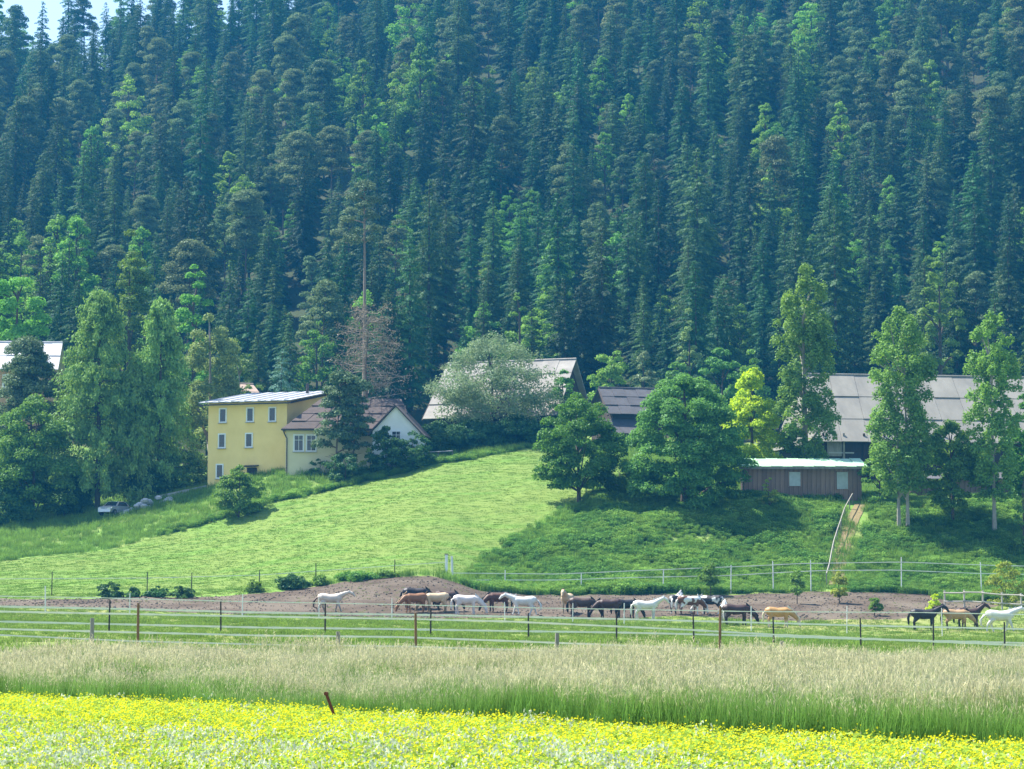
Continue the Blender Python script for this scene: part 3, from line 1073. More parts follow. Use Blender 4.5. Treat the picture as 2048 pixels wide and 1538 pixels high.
lb, lw, le, lr = barn('long_barn', 'long dark timber barn under a broad grey banded roof behind the poplars', None, 1640, 2110, 236, 874, 751, 950, 15.0, 9, ETERNIT, DARKWOOD, 9, 3, left_in=1.0)
for i in range(10):
    MB().box((.35 + i * 2.1, -.08, le / 2 - .2), (.2, .16, le + 1.2)).build('wall_post', GREYWOOD if i in (1,) else DARKWOOD, lb)
MB().box((2.2, -.07, le - 1.55), (2.6, .06, .14)).build('wall_rail', CONC, lb)
MB().box((1.5, -.06, le - 1.1), (1.5, .06, 1.6)).build('barn_door', GREYWOOD, lb)

# --- plank shed with the mint roof
ps = P(1488, 1000, 215)
sh = thing('plank_shed', 'long low plank shed with mint green roof at the top of the bank', 'shed', (ps.x, ps.y, ps.z - .3), math.radians(0))
SW = (1724 - 1488) / ppm(215)
SD = 3.6
SH = zpy(936, 215) - ps.z + .3
MB().box((SW / 2, SD / 2 + .08, SH / 2 - .6), (SW - .1, SD, SH + 1.0)).build('wall', DARKWOOD, sh)
npk = 26
for i in range(npk):
    w = SW / npk
    pk = MB().box((0, 0, 0), (w - .03, .05, SH + .5))
    o = pk.build('plank', PLANK, sh, loc=(w * (i + .5), .03 + random.uniform(-.012, .012), SH / 2 - .25))
strips(sh, (-.45, -.6, SH + .05), (SW + .45, -.6, SH + .05), (SW + .45, SD + .4, SH + 1.08), (-.45, SD + .4, SH + 1.08), 12, .06, MINT)
MB().box((SW / 2, -.62, SH - .02), (SW + .9, .05, .2)).build('fascia', GREYWOOD, sh)
for px, y0, y1, ww in ((1590, 944, 972, 1.0), (1685, 944, 978, 1.0)):
    u = (px - 1488) / ppm(215)
    zc = zpy((y0 + y1) / 2, 215) - ps.z + .3
    f = MB().box((u, -.04, zc), (ww, .06, (y1 - y0) / ppm(215))).build('shutter', M('pale_blue_paint', (0.45, 0.52, 0.55), (0.36, 0.42, 0.46), 3, .7), sh)
    for q in (-1, 1):
        MB().box((u + q * (ww / 2 + .05), -.05, zc), (.09, .09, (y1 - y0) / ppm(215) + .15)).build('frame', PLANK, f)
MB().box((SW * .36, -.3, .45), (4.6, .06, .1)).build('rail', GREYWOOD, sh)
for q in (.14, .36, .56):
    MB().box((SW * q, -.3, .1), (.09, .09, .9)).build('post', GREYWOOD, sh)

# --- brown lean-to behind the poplars
pl_ = P(1822, 1004, 221)
lt = thing('plank_stable', 'red-brown plank stable half hidden behind the poplar trunks', 'stable', (pl_.x, pl_.y, pl_.z - .3), math.radians(-3))
LW = 11.0
LH = zpy(955, 221) - pl_.z
MB().box((LW / 2, 2.08, LH / 2 - .5), (LW - .1, 4, LH + 1)).build('wall', DARKWOOD, lt)
for i in range(22):
    if i in (5, 6, 14, 15):
        continue
    MB().box((0, 0, 0), (LW / 22 - .03, .05, LH + .3)).build('plank', PLANK, lt, loc=(LW / 22 * (i + .5), .03, LH / 2 - .1))
strips(lt, (-.4, -.5, LH + .1), (LW + .4, -.5, LH + .1), (LW + .4, 4.5, LH + 1.0), (-.4, 4.5, LH + 1.0), 11, .06, DARKROOF)
for q in (.25, .55, .9):
    MB().box((LW * .28, -1.6, q), (5.4, .05, .12)).build('rail', PLANK, lt)

# --- house at the left edge
bt3, w3, e3, r3 = barn('peach_house', 'peach-walled house with pale metal roof behind the pine at the left edge', None, -70, 100, 262, 733, 686, 830, 9.5, 6, METAL, PEACH, 9, 2, cat='house')
window(bt3, 4.6, e3 - 1.6, .9, 1.2)
window(bt3, 7.4, e3 - 1.6, .9, 1.2)
# --- house behind the yellow one
bt4, w4, e4, r4 = barn('house_behind', 'house with a pale peach roof just showing over the yellow house', None, 466, 512, 276, 796, 769, 900, 7.5, 25, M('faded_clay_roofing', (0.40, 0.29, 0.22), (0.32, 0.24, 0.19), 2, .9), CREAM, 4, 2, cat='house')

# ------------------------------------------------------------------ parked cars, drive wall, path
TYRE = M('tyre_rubber', (0.02, 0.02, 0.02), None, 5, 0.9)
RIM = M('wheel_rim', (0.45, 0.46, 0.48), None, 5, 0.4, metal=.8)
LAMP = M('lamp_glass', (0.75, 0.76, 0.74), None, 5, 0.2, spec=.7)


def car(px, D, yaw, paint, label, name='parked_car'):
    p = G(px, D)
    t = thing(name, label, 'car', p, yaw, group=None)
    prof = [(-2.0, .32), (-2.08, .62), (-1.95, .92), (-1.55, .98), (-1.15, 1.36), (-.6, 1.47), (.25, 1.45), (.95, .98), (1.75, .84), (2.02, .66), (2.05, .34)]
    m = MB()
    ws = [.70, .82, .84, .84, .66, .62, .62, .80, .80, .74, .70]
    n = len(prof)
    vs = [(x, -w, z) for (x, z), w in zip(prof, ws)] + [(x, w, z) for (x, z), w in zip(prof, ws)]
    fs = [tuple(range(n)), tuple(reversed(range(n, 2 * n)))]
    for i in range(n):
        j = (i + 1) % n
        fs.append((i, i + n, j + n, j))
    m.add(vs, fs)
    b = m.build('body', paint, t)
    for sy in (-1, 1):
        w = MB()
        w.add([(-1.2, sy * .855, 1.0), (.78, sy * .835, 1.0), (.22, sy * .66, 1.40), (-.6, sy * .66, 1.42), (-1.08, sy * .70, 1.32)], [(0, 1, 2, 3, 4) if sy < 0 else (4, 3, 2, 1, 0)])
        w.build('side_window', GLASS, b)
    MB().add([(.97, -.72, 1.0), (.97, .72, 1.0), (.33, .56, 1.425), (.33, -.56, 1.425)], [(0, 1, 2, 3)]).build('windscreen', GLASS, b)
    MB().add([(-1.6, -.72, 1.01), (-1.6, .72, 1.01), (-1.2, .56, 1.35), (-1.2, -.56, 1.35)], [(3, 2, 1, 0)]).build('rear_window', GLASS, b)
    for sx in (-1.28, 1.28):
        for sy in (-1, 1):
            w = MB().tube([(sx, sy * .66, .31), (sx, sy * .86, .31)], .31, 14).build('wheel', TYRE, t)
            MB().tube([(sx, sy * .80, .31), (sx, sy * .875, .31)], .19, 10).build('rim', RIM, w)
    for sy in (-1, 1):
        MB().box((2.0, sy * .55, .70), (.10, .30, .13)).build('headlight', LAMP, t)
    return t


car(230, 243.4, math.radians(248), M('silver_paint', (0.50, 0.53, 0.57), (0.47, 0.50, 0.54), 1, .3, metal=.4, spec=.5), 'silver hatchback car parked below the larches beside the stone heap')
# heap of pale stones beside the car
hp = G(296, 243.6)
heap = thing('stone_heap', 'heap of pale stones beside the silver car', 'heap', hp)
STONE = M('pale_stone', (0.52, 0.52, 0.52), (0.38, 0.38, 0.39), 3, .9, .03, obvar=.15)
rs = random.Random(4)
for i in range(46):
    q = rs.uniform(-1, 1)
    hgt = (1 - abs(q)) * 1.0
    c = Vector((q * 2.6, rs.uniform(-.7, .7), 0))
    c.z = float(zg(hp.x + c.x, hp.y + c.y)) - hp.z + rs.uniform(0, hgt)
    rd = rs.uniform(.16, .36)
    m = MB()
    m.tube([c + Vector((-rd, 0, 0)), c + Vector((-rd * .55, rs.uniform(-.05, .05), rd * .1)), c + Vector((rd * .5, 0, rd * .15)), c + Vector((rd, 0, 0))], [rd * .35, rd * .8, rd * .72, rd * .3], 6)
    m.build('stone', STONE, heap)
# low wall along the drive up to the yellow house
m = MB()
dp = [(310, 247.5), (340, 247.3), (370, 247), (395, 246.6), (413, 246.2)]
pts = [G(a, b) for a, b in dp]
for i in range(len(pts) - 1):
    a, b = pts[i], pts[i + 1]
    vs = []
    for p in (a, b):
        for yy, zz in ((-.15, -.5), (-.15, .42), (.15, .42), (.15, -.5)):
            vs.append((p.x, p.y + yy, p.z + zz))
    m.add(vs, [(0, 1, 5, 4), (1, 2, 6, 5), (2, 3, 7, 6), (0, 3, 2, 1), (4, 5, 6, 7)])
m.build('drive_wall', CONC, label='low pale concrete wall climbing beside the drive to the yellow house', cat='wall')
# trodden path with handrail down the bank
pth = [(1722, 213.5), (1716, 212), (1706, 209.5), (1698, 207), (1690, 204.5), (1683, 202), (1678, 199.5), (1674, 197), (1668, 194)]
m = MB()
prev = None
vs, fs = [], []
for i in range(len(pth) * 4 - 3):
    f = i / 4
    a = min(int(f), len(pth) - 2)
    g = f - a
    px, D = (pth[a][k] * (1 - g) + pth[a + 1][k] * g for k in (0, 1))
    for q in (-.5, -.17, .17, .5):
        p = G(px, D)
        x = p.x + q * 1.1
        vs.append((x, D, float(zg(x, D)) + .05 + .03 * math.cos(q * 3)))
for i in range(len(vs) // 4 - 1):
    for k in range(3):
        fs.append((i * 4 + k, i * 4 + 4 + k, i * 4 + 5 + k, i * 4 + 1 + k))
m.add(vs, fs)
m.build('path', M('trodden_earth', (0.26, 0.19, 0.09), (0.16, 0.14, 0.06), 2.5, .95, .05), kind='structure')
hr = thing('handrail', 'pale wooden handrail running down the bank beside the earth path', 'handrail', G(1700, 207))
hb = Vector(hr.location)
rp = [G(px - 17, D) for px, D in pth]
MB().tube([p + Vector((0, 0, .95)) - hb for p in rp], .04, 6).build('rail', M('pale_rail_wood', (0.40, 0.37, 0.32), (0.30, 0.28, 0.25), 3, .8), hr)
for p in rp:
    MB().box(tuple(p + Vector((0, 0, .4)) - hb), (.08, .08, 1.15)).build('post', GREYWOOD, hr)

# ------------------------------------------------------------------ trees and shrubs around the farm


def tree_at(px, D, py_top, builder, name, label, cat='tree', py_base=None, group=None, rz=None, sink=.15, H0=None, sxy=1.0):
    """stand a tree under picture column px at distance D, its top reaching py_top"""
    g = G(px, D)
    H = zpy(py_top, D) - g.z
    tr, cr = builder(H)
    t = plant(name, (tr, cr), (g.x, g.y, g.z - sink), label, cat, 0.0 if rz is None else rz, 1.0, group)
    return t


def BL(seed, wpx, D, base, prof, n, mat, **kw):
    Rm = wpx / 2 / ppm(D)
    return lambda H: broadleaf(seed, H, Rm, H * base, prof, n, mat, **kw)


# left group


def larch(seed, H, Rm, mat='larch', n=60, droop=.9):
    """feathery conical crown of hanging sprays"""
    r = R(seed)
    tk = MB()
    tk.tube([(0, 0, H * .97 * i / 6 - .3) for i in range(7)], [H * .013 * (1 - i / 6.4) + .02 for i in range(7)], 7)
    C, Nn, T, Ls = [], [], [], []
    for i in range(n * 3):
        q = r.rand() ** .85
        h = H * (.08 + .9 * q)
        rr = Rm * (min(1, .8 + 1.2 * q) * (1 - q) ** .52 + .04) * r.uniform(.62, 1.1)
        a = r.uniform(0, 6.283)
        m = 120
        s = r.uniform(.1, 1, m) ** .6
        d = np.array([math.cos(a), math.sin(a), 0])
        p = d * (s * rr)[:, None] + np.array([0, 0, h]) + np.array([0, 0, 1]) * (rr * (.25 * s - .3 * s * s))[:, None]
        p += r.normal(0, .22, (m, 3))
        p[:, 2] -= droop * r.rand(m) ** 1.5 * (1 - .6 * q)
        C.append(p)
        Nn.append(d * .8 + r.normal(0, .6, (m, 3)) + np.array([0, 0, .35]))
        T.append(np.array([0, 0, -1.0]) + d * .35 + r.normal(0, .35, (m, 3)))
        Ls.append(r.uniform(.25, .5, m))
        if i % 4 == 0:
            tk.tube([(0, 0, h - .05 * rr), tuple(d * rr * .9 + np.array([0, 0, h]))], [.05, .015], 4, cap=False)
    C, Nn, T, Ls = map(np.concatenate, (C, Nn, T, Ls))
    return tk.mesh('trunk', BARK), np_mesh('crown', diamonds(C, Nn, T, Ls, Ls * .42), 4, LM[mat])


tree_at(195, 249, 573, lambda H: larch(101, H, 6.6, n=95), 'larch_tree', 'broadest and tallest of the larches beside the yellow house')
tree_at(318, 251, 590, lambda H: larch(102, H, 4.7, n=65), 'larch_tree', 'narrower larch between the broadest larch and the birch')
tree_at(268, 250, 720, lambda H: larch(104, H, 4.4, n=55), 'larch_tree', 'shorter larch filling the gap between the two tall larches')
tree_at(420, 258, 608, BL(103, 150, 258, .12, EGG, 34, 'birch', leaf=.34, per=60, bark=BARK_PALE, rc=(.2, .34), droop=.5), 'birch_tree', 'pale grey-green birch rising behind the left corner of the yellow house')
tree_at(475, 262, 690, BL(105, 80, 262, .15, EGG, 18, 'birch', leaf=.34, per=60, bark=BARK_PALE), 'birch_tree', 'small yellowish birch behind the roof of the yellow house')
tree_at(62, 254, 680, lambda H: pine(106, H, 4.1, .66, 'dull_pine', n=34, leaf=.36, per=50), 'pine_tree', 'dull bushy pine in front of the peach house at the left edge')
tree_at(66, 246, 790, BL(107, 190, 246, .05, ROUND, 50, 'shrub', leaf=.34, per=44), 'bushy_tree', 'bright green bushy tree below the pine at the left edge')
tree_at(-10, 244.5, 930, BL(108, 150, 248, .03, ROUND, 24, 'dark_shrub', leaf=.34, per=48), 'bushy_tree', 'dark bushy tree at the very left edge by the field corner')
tree_at(130, 248.5, 935, BL(109, 110, 248.5, .03, ROUND, 22, 'dark_shrub', leaf=.34, per=48), 'bushy_tree', 'dark undergrowth bush at the foot of the broadest larch')
tree_at(365, 252, 890, BL(110, 110, 252, .03, ROUND, 20, 'shrub', leaf=.34, per=48), 'garden_shrub', 'green shrub against the left wall corner of the yellow house', 'shrub')
tree_at(290, 251, 930, BL(111, 120, 251, .03, ROUND, 20, 'dark_shrub', leaf=.32, per=50), 'garden_shrub', 'dark shrub behind the parked cars', 'shrub')
tree_at(25, 275, 505, BL(112, 150, 275, .1, EGG, 34, 'beech', leaf=.42, per=40), 'broadleaf_tree', 'tall light green tree behind the peach house at the left edge')
tree_at(255, 285, 452, BL(113, 135, 285, .15, EGG, 34, 'beech', leaf=.42, per=40), 'broadleaf_tree', 'light green broadleaf tree towering behind the larches')
tree_at(385, 288, 512, BL(114, 100, 288, .15, ROUND, 24, 'beech', leaf=.42, per=40), 'broadleaf_tree', 'rounded green tree at the wood edge behind the birch')
tree_at(563, 270, 690, lambda H: spruce(115, H, 2.7, .6, 'blue_spruce', 26), 'blue_spruce', 'small blue-green spruce behind the roof of the yellow house')
# the tall bare-stemmed pine and the withered tree in front of it
tree_at(728, 284, 362, lambda H: pine(116, H, 2.9, .25, 'dull_pine', M('pale_pine_bark', (0.24, 0.18, 0.14), (0.18, 0.135, 0.105), 4, .9), n=12, leaf=.36, per=34), 'tall_pine', 'tall pine with a long bare stem above the withered tree')  # this stem has a paler bark of its own than the wood's pines


def withered(seed, H, Rm):
    r = R(seed)
    tk = MB()
    tk.tube([(0.15 * math.sin(i), 0, H * i / 8 - .3) for i in range(9)], [.22 * (1 - i / 8.6) for i in range(9)], 7)
    br = MB()
    C = []
    for i in range(74):
        q = r.uniform(.22, .98)
        h = H * q
        rr = Rm * (1 - abs(q - .55) * 1.25) * r.uniform(.5, 1.1)
        a = r.uniform(0, 6.283)
        d = np.array([math.cos(a), math.sin(a), 0])
        st = np.array([0, 0, h])
        md = st + d * rr * .5 + np.array([0, 0, r.uniform(-.1, .3)])
        en = st + d * rr + np.array([0, 0, r.uniform(-1.0, 1.1)])
        br.tube([st, md, en], [.05, .035, .012], 4, cap=False)
        for k in range(9):
            f = r.uniform(.25, 1)
            p = st * (1 - f) + en * f
            e = p + unit(r.normal(0, 1, 3) + d * .8)[:3] * r.uniform(.35, 1.1)
            br.tube([p, e], [.022, .008], 3, cap=False)
            C.append(e)
    C = np.array(C)
    C = np.repeat(C, 5, 0) + r.normal(0, .28, (len(C) * 5, 3))
    n = len(C)
    V = diamonds(C, r.normal(0, 1, (n, 3)), r.normal(0, 1, (n, 3)), r.uniform(.18, .4, n), r.uniform(.06, .12, n))
    return tk.mesh('trunk', BARK_PINE), br.mesh('branch', TWIG), np_mesh('crown', V, 4, LM['brown'])


g = G(733, 246)
plant('withered_tree', withered(117, zpy(612, 246) - g.z, 4.9), g, 'withered brown larch with bare branches in front of the white gable', 'tree', 0, parts=('trunk', 'branch', 'crown'))
tree_at(672, 237.5, 738, lambda H: pine(118, H, 2.6, .74, 'dull_pine', n=22, leaf=.36, per=48), 'scrubby_pine', 'scrubby dark pine in front of the cream house')
tree_at(706, 238, 762, lambda H: pine(119, H, 2.2, .66, 'dull_pine', n=22, leaf=.36, per=48), 'scrubby_pine', 'slimmer dark pine between the scrubby pine and the withered tree')
tree_at(690, 235, 900, BL(120, 92, 235, .02, ROUND, 16, 'dark_shrub', leaf=.3, per=60), 'garden_shrub', 'dark bush at the foot of the two scrubby pines', 'shrub')
tree_at(741, 237, 893, BL(121, 50, 237, .02, ROUND, 10, 'lime_shrub', leaf=.28, per=60), 'garden_shrub', 'small yellow-green bush right of the scrubby pines', 'shrub')
tree_at(478, 229, 930, BL(122, 104, 229, .02, ROUND, 26, 'shrub', leaf=.3, per=60), 'round_bush', 'round bush alone on the slope below the yellow house', 'shrub')
tree_at(826, 236, 858, BL(125, 80, 236, .03, ROUND, 20, 'dark_shrub', leaf=.3, per=52), 'hedge_bush', 'dark hedge bush below the right end of the white gable', 'shrub')
tree_at(640, 239, 905, BL(123, 46, 239, .02, ROUND, 9, 'dark_shrub', leaf=.28, per=60), 'garden_shrub', 'small shrub under the windows of the cream house', 'shrub')
# hedge of dark garden trees under the grey-roofed barn, and the grey-leaved tree before the roof
for i, (px, D, top, w) in enumerate(((772, 235.5, 852, 90), (880, 245, 842, 130), (955, 247, 835, 130), (1030, 248, 828, 120))):
    tree_at(px, D, top, BL(130 + i, w, D, .03, ROUND, 30, 'dark_shrub', leaf=.32, per=52), 'hedge_bush', ['dark hedge bush below the white gable', 'dark hedge bush left of centre under the pale barn roof', 'dark hedge bush in the middle under the pale barn roof', 'dark hedge bush beside the leafy tree at the field top'][i], 'shrub', group='hedge bushes along the field top')
tree_at(985, 250, 668, BL(136, 285, 250, .18, [(0, .5), (.2, .85), (.45, 1), (.7, .78), (.88, .5), (1, .15)], 120, 'willow', leaf=.28, per=15, rc=(.13, .24), flat=.9), 'grey_willow', 'loose grey-green tree spreading in front of the pale barn roof')
tree_at(1128, 251, 738, BL(137, 90, 251, .05, EGG, 26, 'linden', leaf=.34, per=44), 'broadleaf_tree', 'bluish-green tree before the gable of the pale-roofed barn')
# trees between the outbuilding and the wood
tree_at(1222, 282, 680, BL(140, 105, 282, .1, EGG, 22, 'beech', leaf=.4, per=44), 'broadleaf_tree', 'light green tree directly behind the dark outbuilding')
tree_at(1290, 280, 697, BL(141, 90, 280, .1, CONE, 22, 'willow', leaf=.38, per=40), 'broadleaf_tree', 'greyish pointed tree behind the dark outbuilding')
tree_at(1380, 286, 610, BL(142, 78, 286, .1, CONE, 24, 'birch', leaf=.36, per=50), 'birch_tree', 'pale conical birch behind the big round tree')
tree_at(1360, 276, 715, BL(143, 90, 276, .1, ROUND, 20, 'linden', leaf=.38, per=44), 'broadleaf_tree', 'rounded tree in front of the pale conical birch')
tree_at(1445, 277, 690, BL(144, 110, 277, .1, ROUND, 24, 'linden', leaf=.38, per=44), 'broadleaf_tree', 'rounded bluish-green tree behind the yellow tree')
tree_at(1505, 282, 700, BL(154, 90, 282, .1, ROUND, 20, 'beech', leaf=.38, per=44), 'broadleaf_tree', 'rounded tree squeezed between yellow tree and tallest poplar')
tree_at(1040, 290, 560, BL(145, 70, 290, .3, ROUND, 16, 'beech', leaf=.4, per=44), 'broadleaf_tree', 'small pale tree in the wood edge above the pale barn roof')
tree_at(1885, 292, 500, BL(146, 100, 292, .2, ROUND, 22, 'beech', leaf=.42, per=40), 'broadleaf_tree', 'light green tree in the wood above the long barn')
# the big trees on the bank
tree_at(1158, 215.5, 786, BL(150, 178, 215.5, .13, [(0, .55), (.12, .85), (.35, 1), (.6, .95), (.82, .72), (1, .2)], 66, 'maple', leaf=.30, per=58, rc=(.15, .3), inner=.45, tr=.2), 'leafy_tree', 'dark leafy round tree on a short trunk at the field corner')
tree_at(1368, 213.5, 748, BL(151, 252, 213.5, .01, [(0, .72), (.12, .9), (.35, 1), (.6, .95), (.82, .72), (1, .25)], 125, 'linden', leaf=.30, per=56, rc=(.12, .25), inner=.4, tr=.32), 'round_tree', 'largest round tree standing on the bank left of the plank shed')
tree_at(1506, 224, 728, BL(152, 140, 224, .06, EGG, 44, 'yellow', leaf=.34, per=52), 'yellow_tree', 'bright yellow-leaved tree behind the plank shed')
POP = [(0, .6), (.12, .9), (.3, 1), (.5, .92), (.7, 1), (.88, .78), (1, .25)]
tree_at(1612, 222, 534, BL(153, 124, 222, .06, POP, 150, 'poplar', leaf=.32, per=56, rc=(.16, .27), flat=1.6, inner=.2, bark=BARK_PALE), 'poplar_tree', 'tallest poplar, standing behind the plank shed')
tree_at(1806, 207.5, 620, BL(155, 142, 207.5, .17, POP, 140, 'poplar', leaf=.32, per=44, rc=(.16, .27), flat=1.6, inner=.2, bark=BARK_PALE, stems=2, tr=.17), 'poplar_tree', 'twin-stemmed poplar in front of the long barn')
tree_at(1988, 207, 626, BL(156, 110, 207, .17, POP, 130, 'poplar', leaf=.32, per=52, rc=(.16, .27), flat=1.6, inner=.2, bark=BARK_PALE, tr=.19), 'poplar_tree', 'slim pale-trunked poplar nearest the right edge')
tree_at(1905, 209, 838, BL(157, 130, 209, .16, ROUND, 34, 'shrub', leaf=.3, per=60), 'leafy_tree', 'low leafy tree between the twin-stemmed poplar and the last poplar')
tree_at(2068, 211, 760, BL(158, 130, 211, .10, EGG, 30, 'maple', leaf=.32, per=60), 'leafy_tree', 'dark leafy tree cut by the right picture edge')
tree_at(2046, 203, 930, BL(159, 60, 203, .05, ROUND, 14, 'shrub', leaf=.28, per=66), 'bank_bush', 'pale bush on the bank at the right edge', 'shrub')
tree_at(1760, 214, 880, BL(160, 80, 214, .05, ROUND, 16, 'shrub', leaf=.3, per=60), 'bank_bush', 'bush against the right end of the plank shed', 'shrub')
tree_at(1538, 211, 950, BL(161, 44, 211, .05, EGG, 9, 'lime_shrub', leaf=.24, per=80), 'bank_bush', 'small yellow-tipped bush before the plank shed wall', 'shrub')
tree_at(1240, 219, 905, BL(162, 90, 219, .05, ROUND, 18, 'shrub', leaf=.3, per=60), 'bank_bush', 'light bush between dark leafy tree and the largest round tree', 'shrub')
# saplings and bushes on the bare earth
for i, (px, D, top, w, mt, lab) in enumerate((
        (1592, 182, 1132, 36, 'poplar', 'sapling with a leafy crown on the bare earth below the earth path'),
        (1676, 183, 1140, 42, 'lime_shrub', 'pale yellow-green sapling at the foot of the earth path'),
        (1746, 174, 1188, 34, 'shrub', 'small bushy sapling on the bare earth left of the black horse'),
        (1420, 190, 1118, 44, 'shrub', 'small leafy sapling at the fence below the largest round tree'),
        (1866, 178, 1180, 34, 'yellow', 'small yellow-flowering plant behind the black horse'),
        (2006, 184, 1116, 92, 'lime_shrub', 'round yellow-green bush above the rail fence'))):
    tree_at(px, D, top, BL(170 + i, w, D, .28 if i < 4 else .06, EGG, 9 if i < 5 else 20, mt, leaf=.2, per=150 if i < 5 else 70, rc=(.3, .5) if i < 5 else (.2, .32), tr=.05), 'sapling' if i < 4 else ('flowering_plant' if i == 4 else 'lime_bush'), lab, 'tree' if i < 4 else 'shrub')
labs = ['darkest low bush at the field foot, first from left', 'small low bush beside the darkest one at the field foot', 'low dark bush left of the pair at the field foot', 'low dark bush right of the pair at the field foot',
        'faint low bush before the long bushes at the field foot', 'long low bush at the field foot above the walking horse', 'low bush right of the long bush at the field foot', 'low spreading bush at the field foot below the gate post', 'last thin bush at the field foot before the gate post']
for i, (px, D, top, w, mt) in enumerate(((226, 180.5, 1160, 60, 'dark_shrub'), (268, 180.5, 1170, 40, 'dark_shrub'), (318, 181, 1168, 50, 'dark_shrub'), (366, 181, 1164, 56, 'dark_shrub'), (508, 183, 1154, 44, 'shrub'), (588, 183.8, 1146, 76, 'dark_shrub'), (640, 184.5, 1146, 50, 'shrub'), (712, 185.5, 1140, 90, 'shrub'), (770, 186.5, 1134, 60, 'shrub'))):
    tree_at(px, D, top, BL(190 + i, w, D, .02, ROUND, 12, mt, leaf=.22, per=90, rc=(.25, .4), flat=.7), 'low_bush', labs[i], 'shrub', group='low bushes along the foot of the field')

# ------------------------------------------------------------------ fences
TAPE = M('white_tape', (0.82, 0.81, 0.66), (0.74, 0.73, 0.60), 3, .6)
POST_D = M('dark_post', (0.045, 0.035, 0.03), (0.03, 0.025, 0.02), 6, .9)
POST_B = M('brown_post', (0.24, 0.13, 0.06), (0.16, 0.09, 0.045), 6, .9, stretch=(1, 1, .3))
POST_W = M('white_post', (0.74, 0.75, 0.74), (0.62, 0.63, 0.62), 6, .7)


def fence(name, label, posts, tapes, Dfn, pm, pr, tm=TAPE, tw=.042, depth=.6, group=None):
    """posts: (px, py_top); tapes: polylines of (px, py); Dfn: distance of the fence at px"""
    root = G(posts[0][0], Dfn(posts[0][0]))
    t = thing(name, label, 'fence', root, group=group)
    for q in posts:
        px, top = q[0], q[1]
        rr = q[2] if len(q) > 2 else pr
        D = Dfn(px)
        g = G(px, D)
        zt = zpy(top, D)
        a = random.uniform(-.03, .03)
        h = zt - g.z
        pts = [(g.x - root.x, g.y - root.y, g.z - root.z - depth), (g.x - root.x + a * h * .5, g.y - root.y, g.z - root.z + h * .5), (g.x - root.x + a * h, g.y - root.y, zt - root.z)]
        MB().tube(pts, [rr, rr * .95, rr * .85], 7).build('post', pm, t)
    for line in tapes:
        m = MB()
        xs = np.arange(line[0][0], line[-1][0] + 1, 25.0)
        vs = []
        for i, px in enumerate(xs):
            D = Dfn(px)
            p = P(px, float(lin(px, line)), D) - root
            w = tw * (1 + .25 * math.sin(i * 2.7))
            vs += [(p.x, p.y - .006, p.z - w), (p.x, p.y + .006, p.z - w), (p.x, p.y + .006, p.z + w), (p.x, p.y - .006, p.z + w)]
        fs = []
        for i in range(len(xs) - 1):
            o = i * 4
            for k in range(4):
                k2 = (k + 1) % 4
                fs.append((o + k, o + 4 + k, o + 4 + k2, o + k2))
        m.add(vs, fs)
        m.build('tape', tm, t)
    return t


DA = lambda px: float(np.interp(px, [-300, 2300], [106, 117]))
fence('tape_fence', 'white tape fence on thin dark posts across the pasture', [(-40, 1194), (222, 1200), (445, 1203), (652, 1207), (862, 1216), (1057, 1226), (1232, 1226), (1386, 1228), (1545, 1234), (1718, 1236), (1862, 1240), (2004, 1244), (2150, 1248)],
      [[(-100, 1211), (0, 1213), (260, 1218), (520, 1225), (860, 1230), (1060, 1234), (1240, 1238), (1545, 1246), (1720, 1251), (2048, 1258), (2200, 1262)],
       [(-100, 1241), (0, 1243), (260, 1249), (520, 1255), (780, 1258), (1020, 1262), (1240, 1265), (1540, 1272), (1720, 1278), (2048, 1286), (2200, 1290)]], DA, POST_D, .042)
DB = lambda px: 80.0
fence('tape_fence', 'white tape fence on brown wooden posts just behind the tall grass', [(-275, 1198), (280, 1206), (833, 1226), (1437, 1212), (2045, 1256)],
      [[(-300, 1218), (0, 1223), (520, 1233), (820, 1238), (1020, 1243), (1240, 1253), (1386, 1260), (1545, 1269), (2048, 1291), (2300, 1300)],
       [(-300, 1252), (0, 1258), (280, 1265), (520, 1271), (800, 1274), (1020, 1282), (1220, 1290), (1440, 1299), (2048, 1322), (2300, 1330)]], DB, POST_B, .05, tw=.03)
DC = lambda px: 60.0
fence('tape_fence', 'low tape fence on grey posts sunk in the tall grass', [(-300, 1236), (188, 1236), (678, 1263), (1112, 1266), (1560, 1282), (2050, 1300)],
      [[(-300, 1264), (0, 1270), (260, 1282), (520, 1289), (820, 1293), (1040, 1300), (1560, 1312), (2100, 1326)]], DC, GREYWOOD, .06, tw=.018)
DW = lambda px: float(np.interp(px, [0, 2048], [157, 152]))
fence('paddock_fence', 'thin white-posted tape fence in front of the grazing herd', [(-30, 1192, .03), (95, 1172, .05), (263, 1186), (487, 1188), (640, 1196, .03), (785, 1197), (1010, 1204, .03), (1145, 1206, .03), (1247, 1206), (1500, 1212), (1690, 1212, .03), (1880, 1216, .03), (2060, 1222, .03)],
      [[(-60, 1191), (95, 1194), (180, 1195), (480, 1203), (800, 1209), (1080, 1216), (1330, 1220), (1500, 1223), (1840, 1225), (2100, 1230)]], DW, POST_W, .035, tw=.028)
DD = lambda px: float(np.interp(px, [-100, 385, 633, 790, 900, 1000, 2100], [184, 184.5, 186, 188, 190, 190, 192]))
fence('hill_fence', 'thin wire fence on dark posts along the foot of the field', [(-60, 1146), (107, 1143), (297, 1144), (385, 1146), (520, 1140), (633, 1126), (790, 1119)],
      [[(-80, 1158), (300, 1156), (520, 1150), (790, 1131), (896, 1124)]], DD, POST_D, .04, tw=.022)
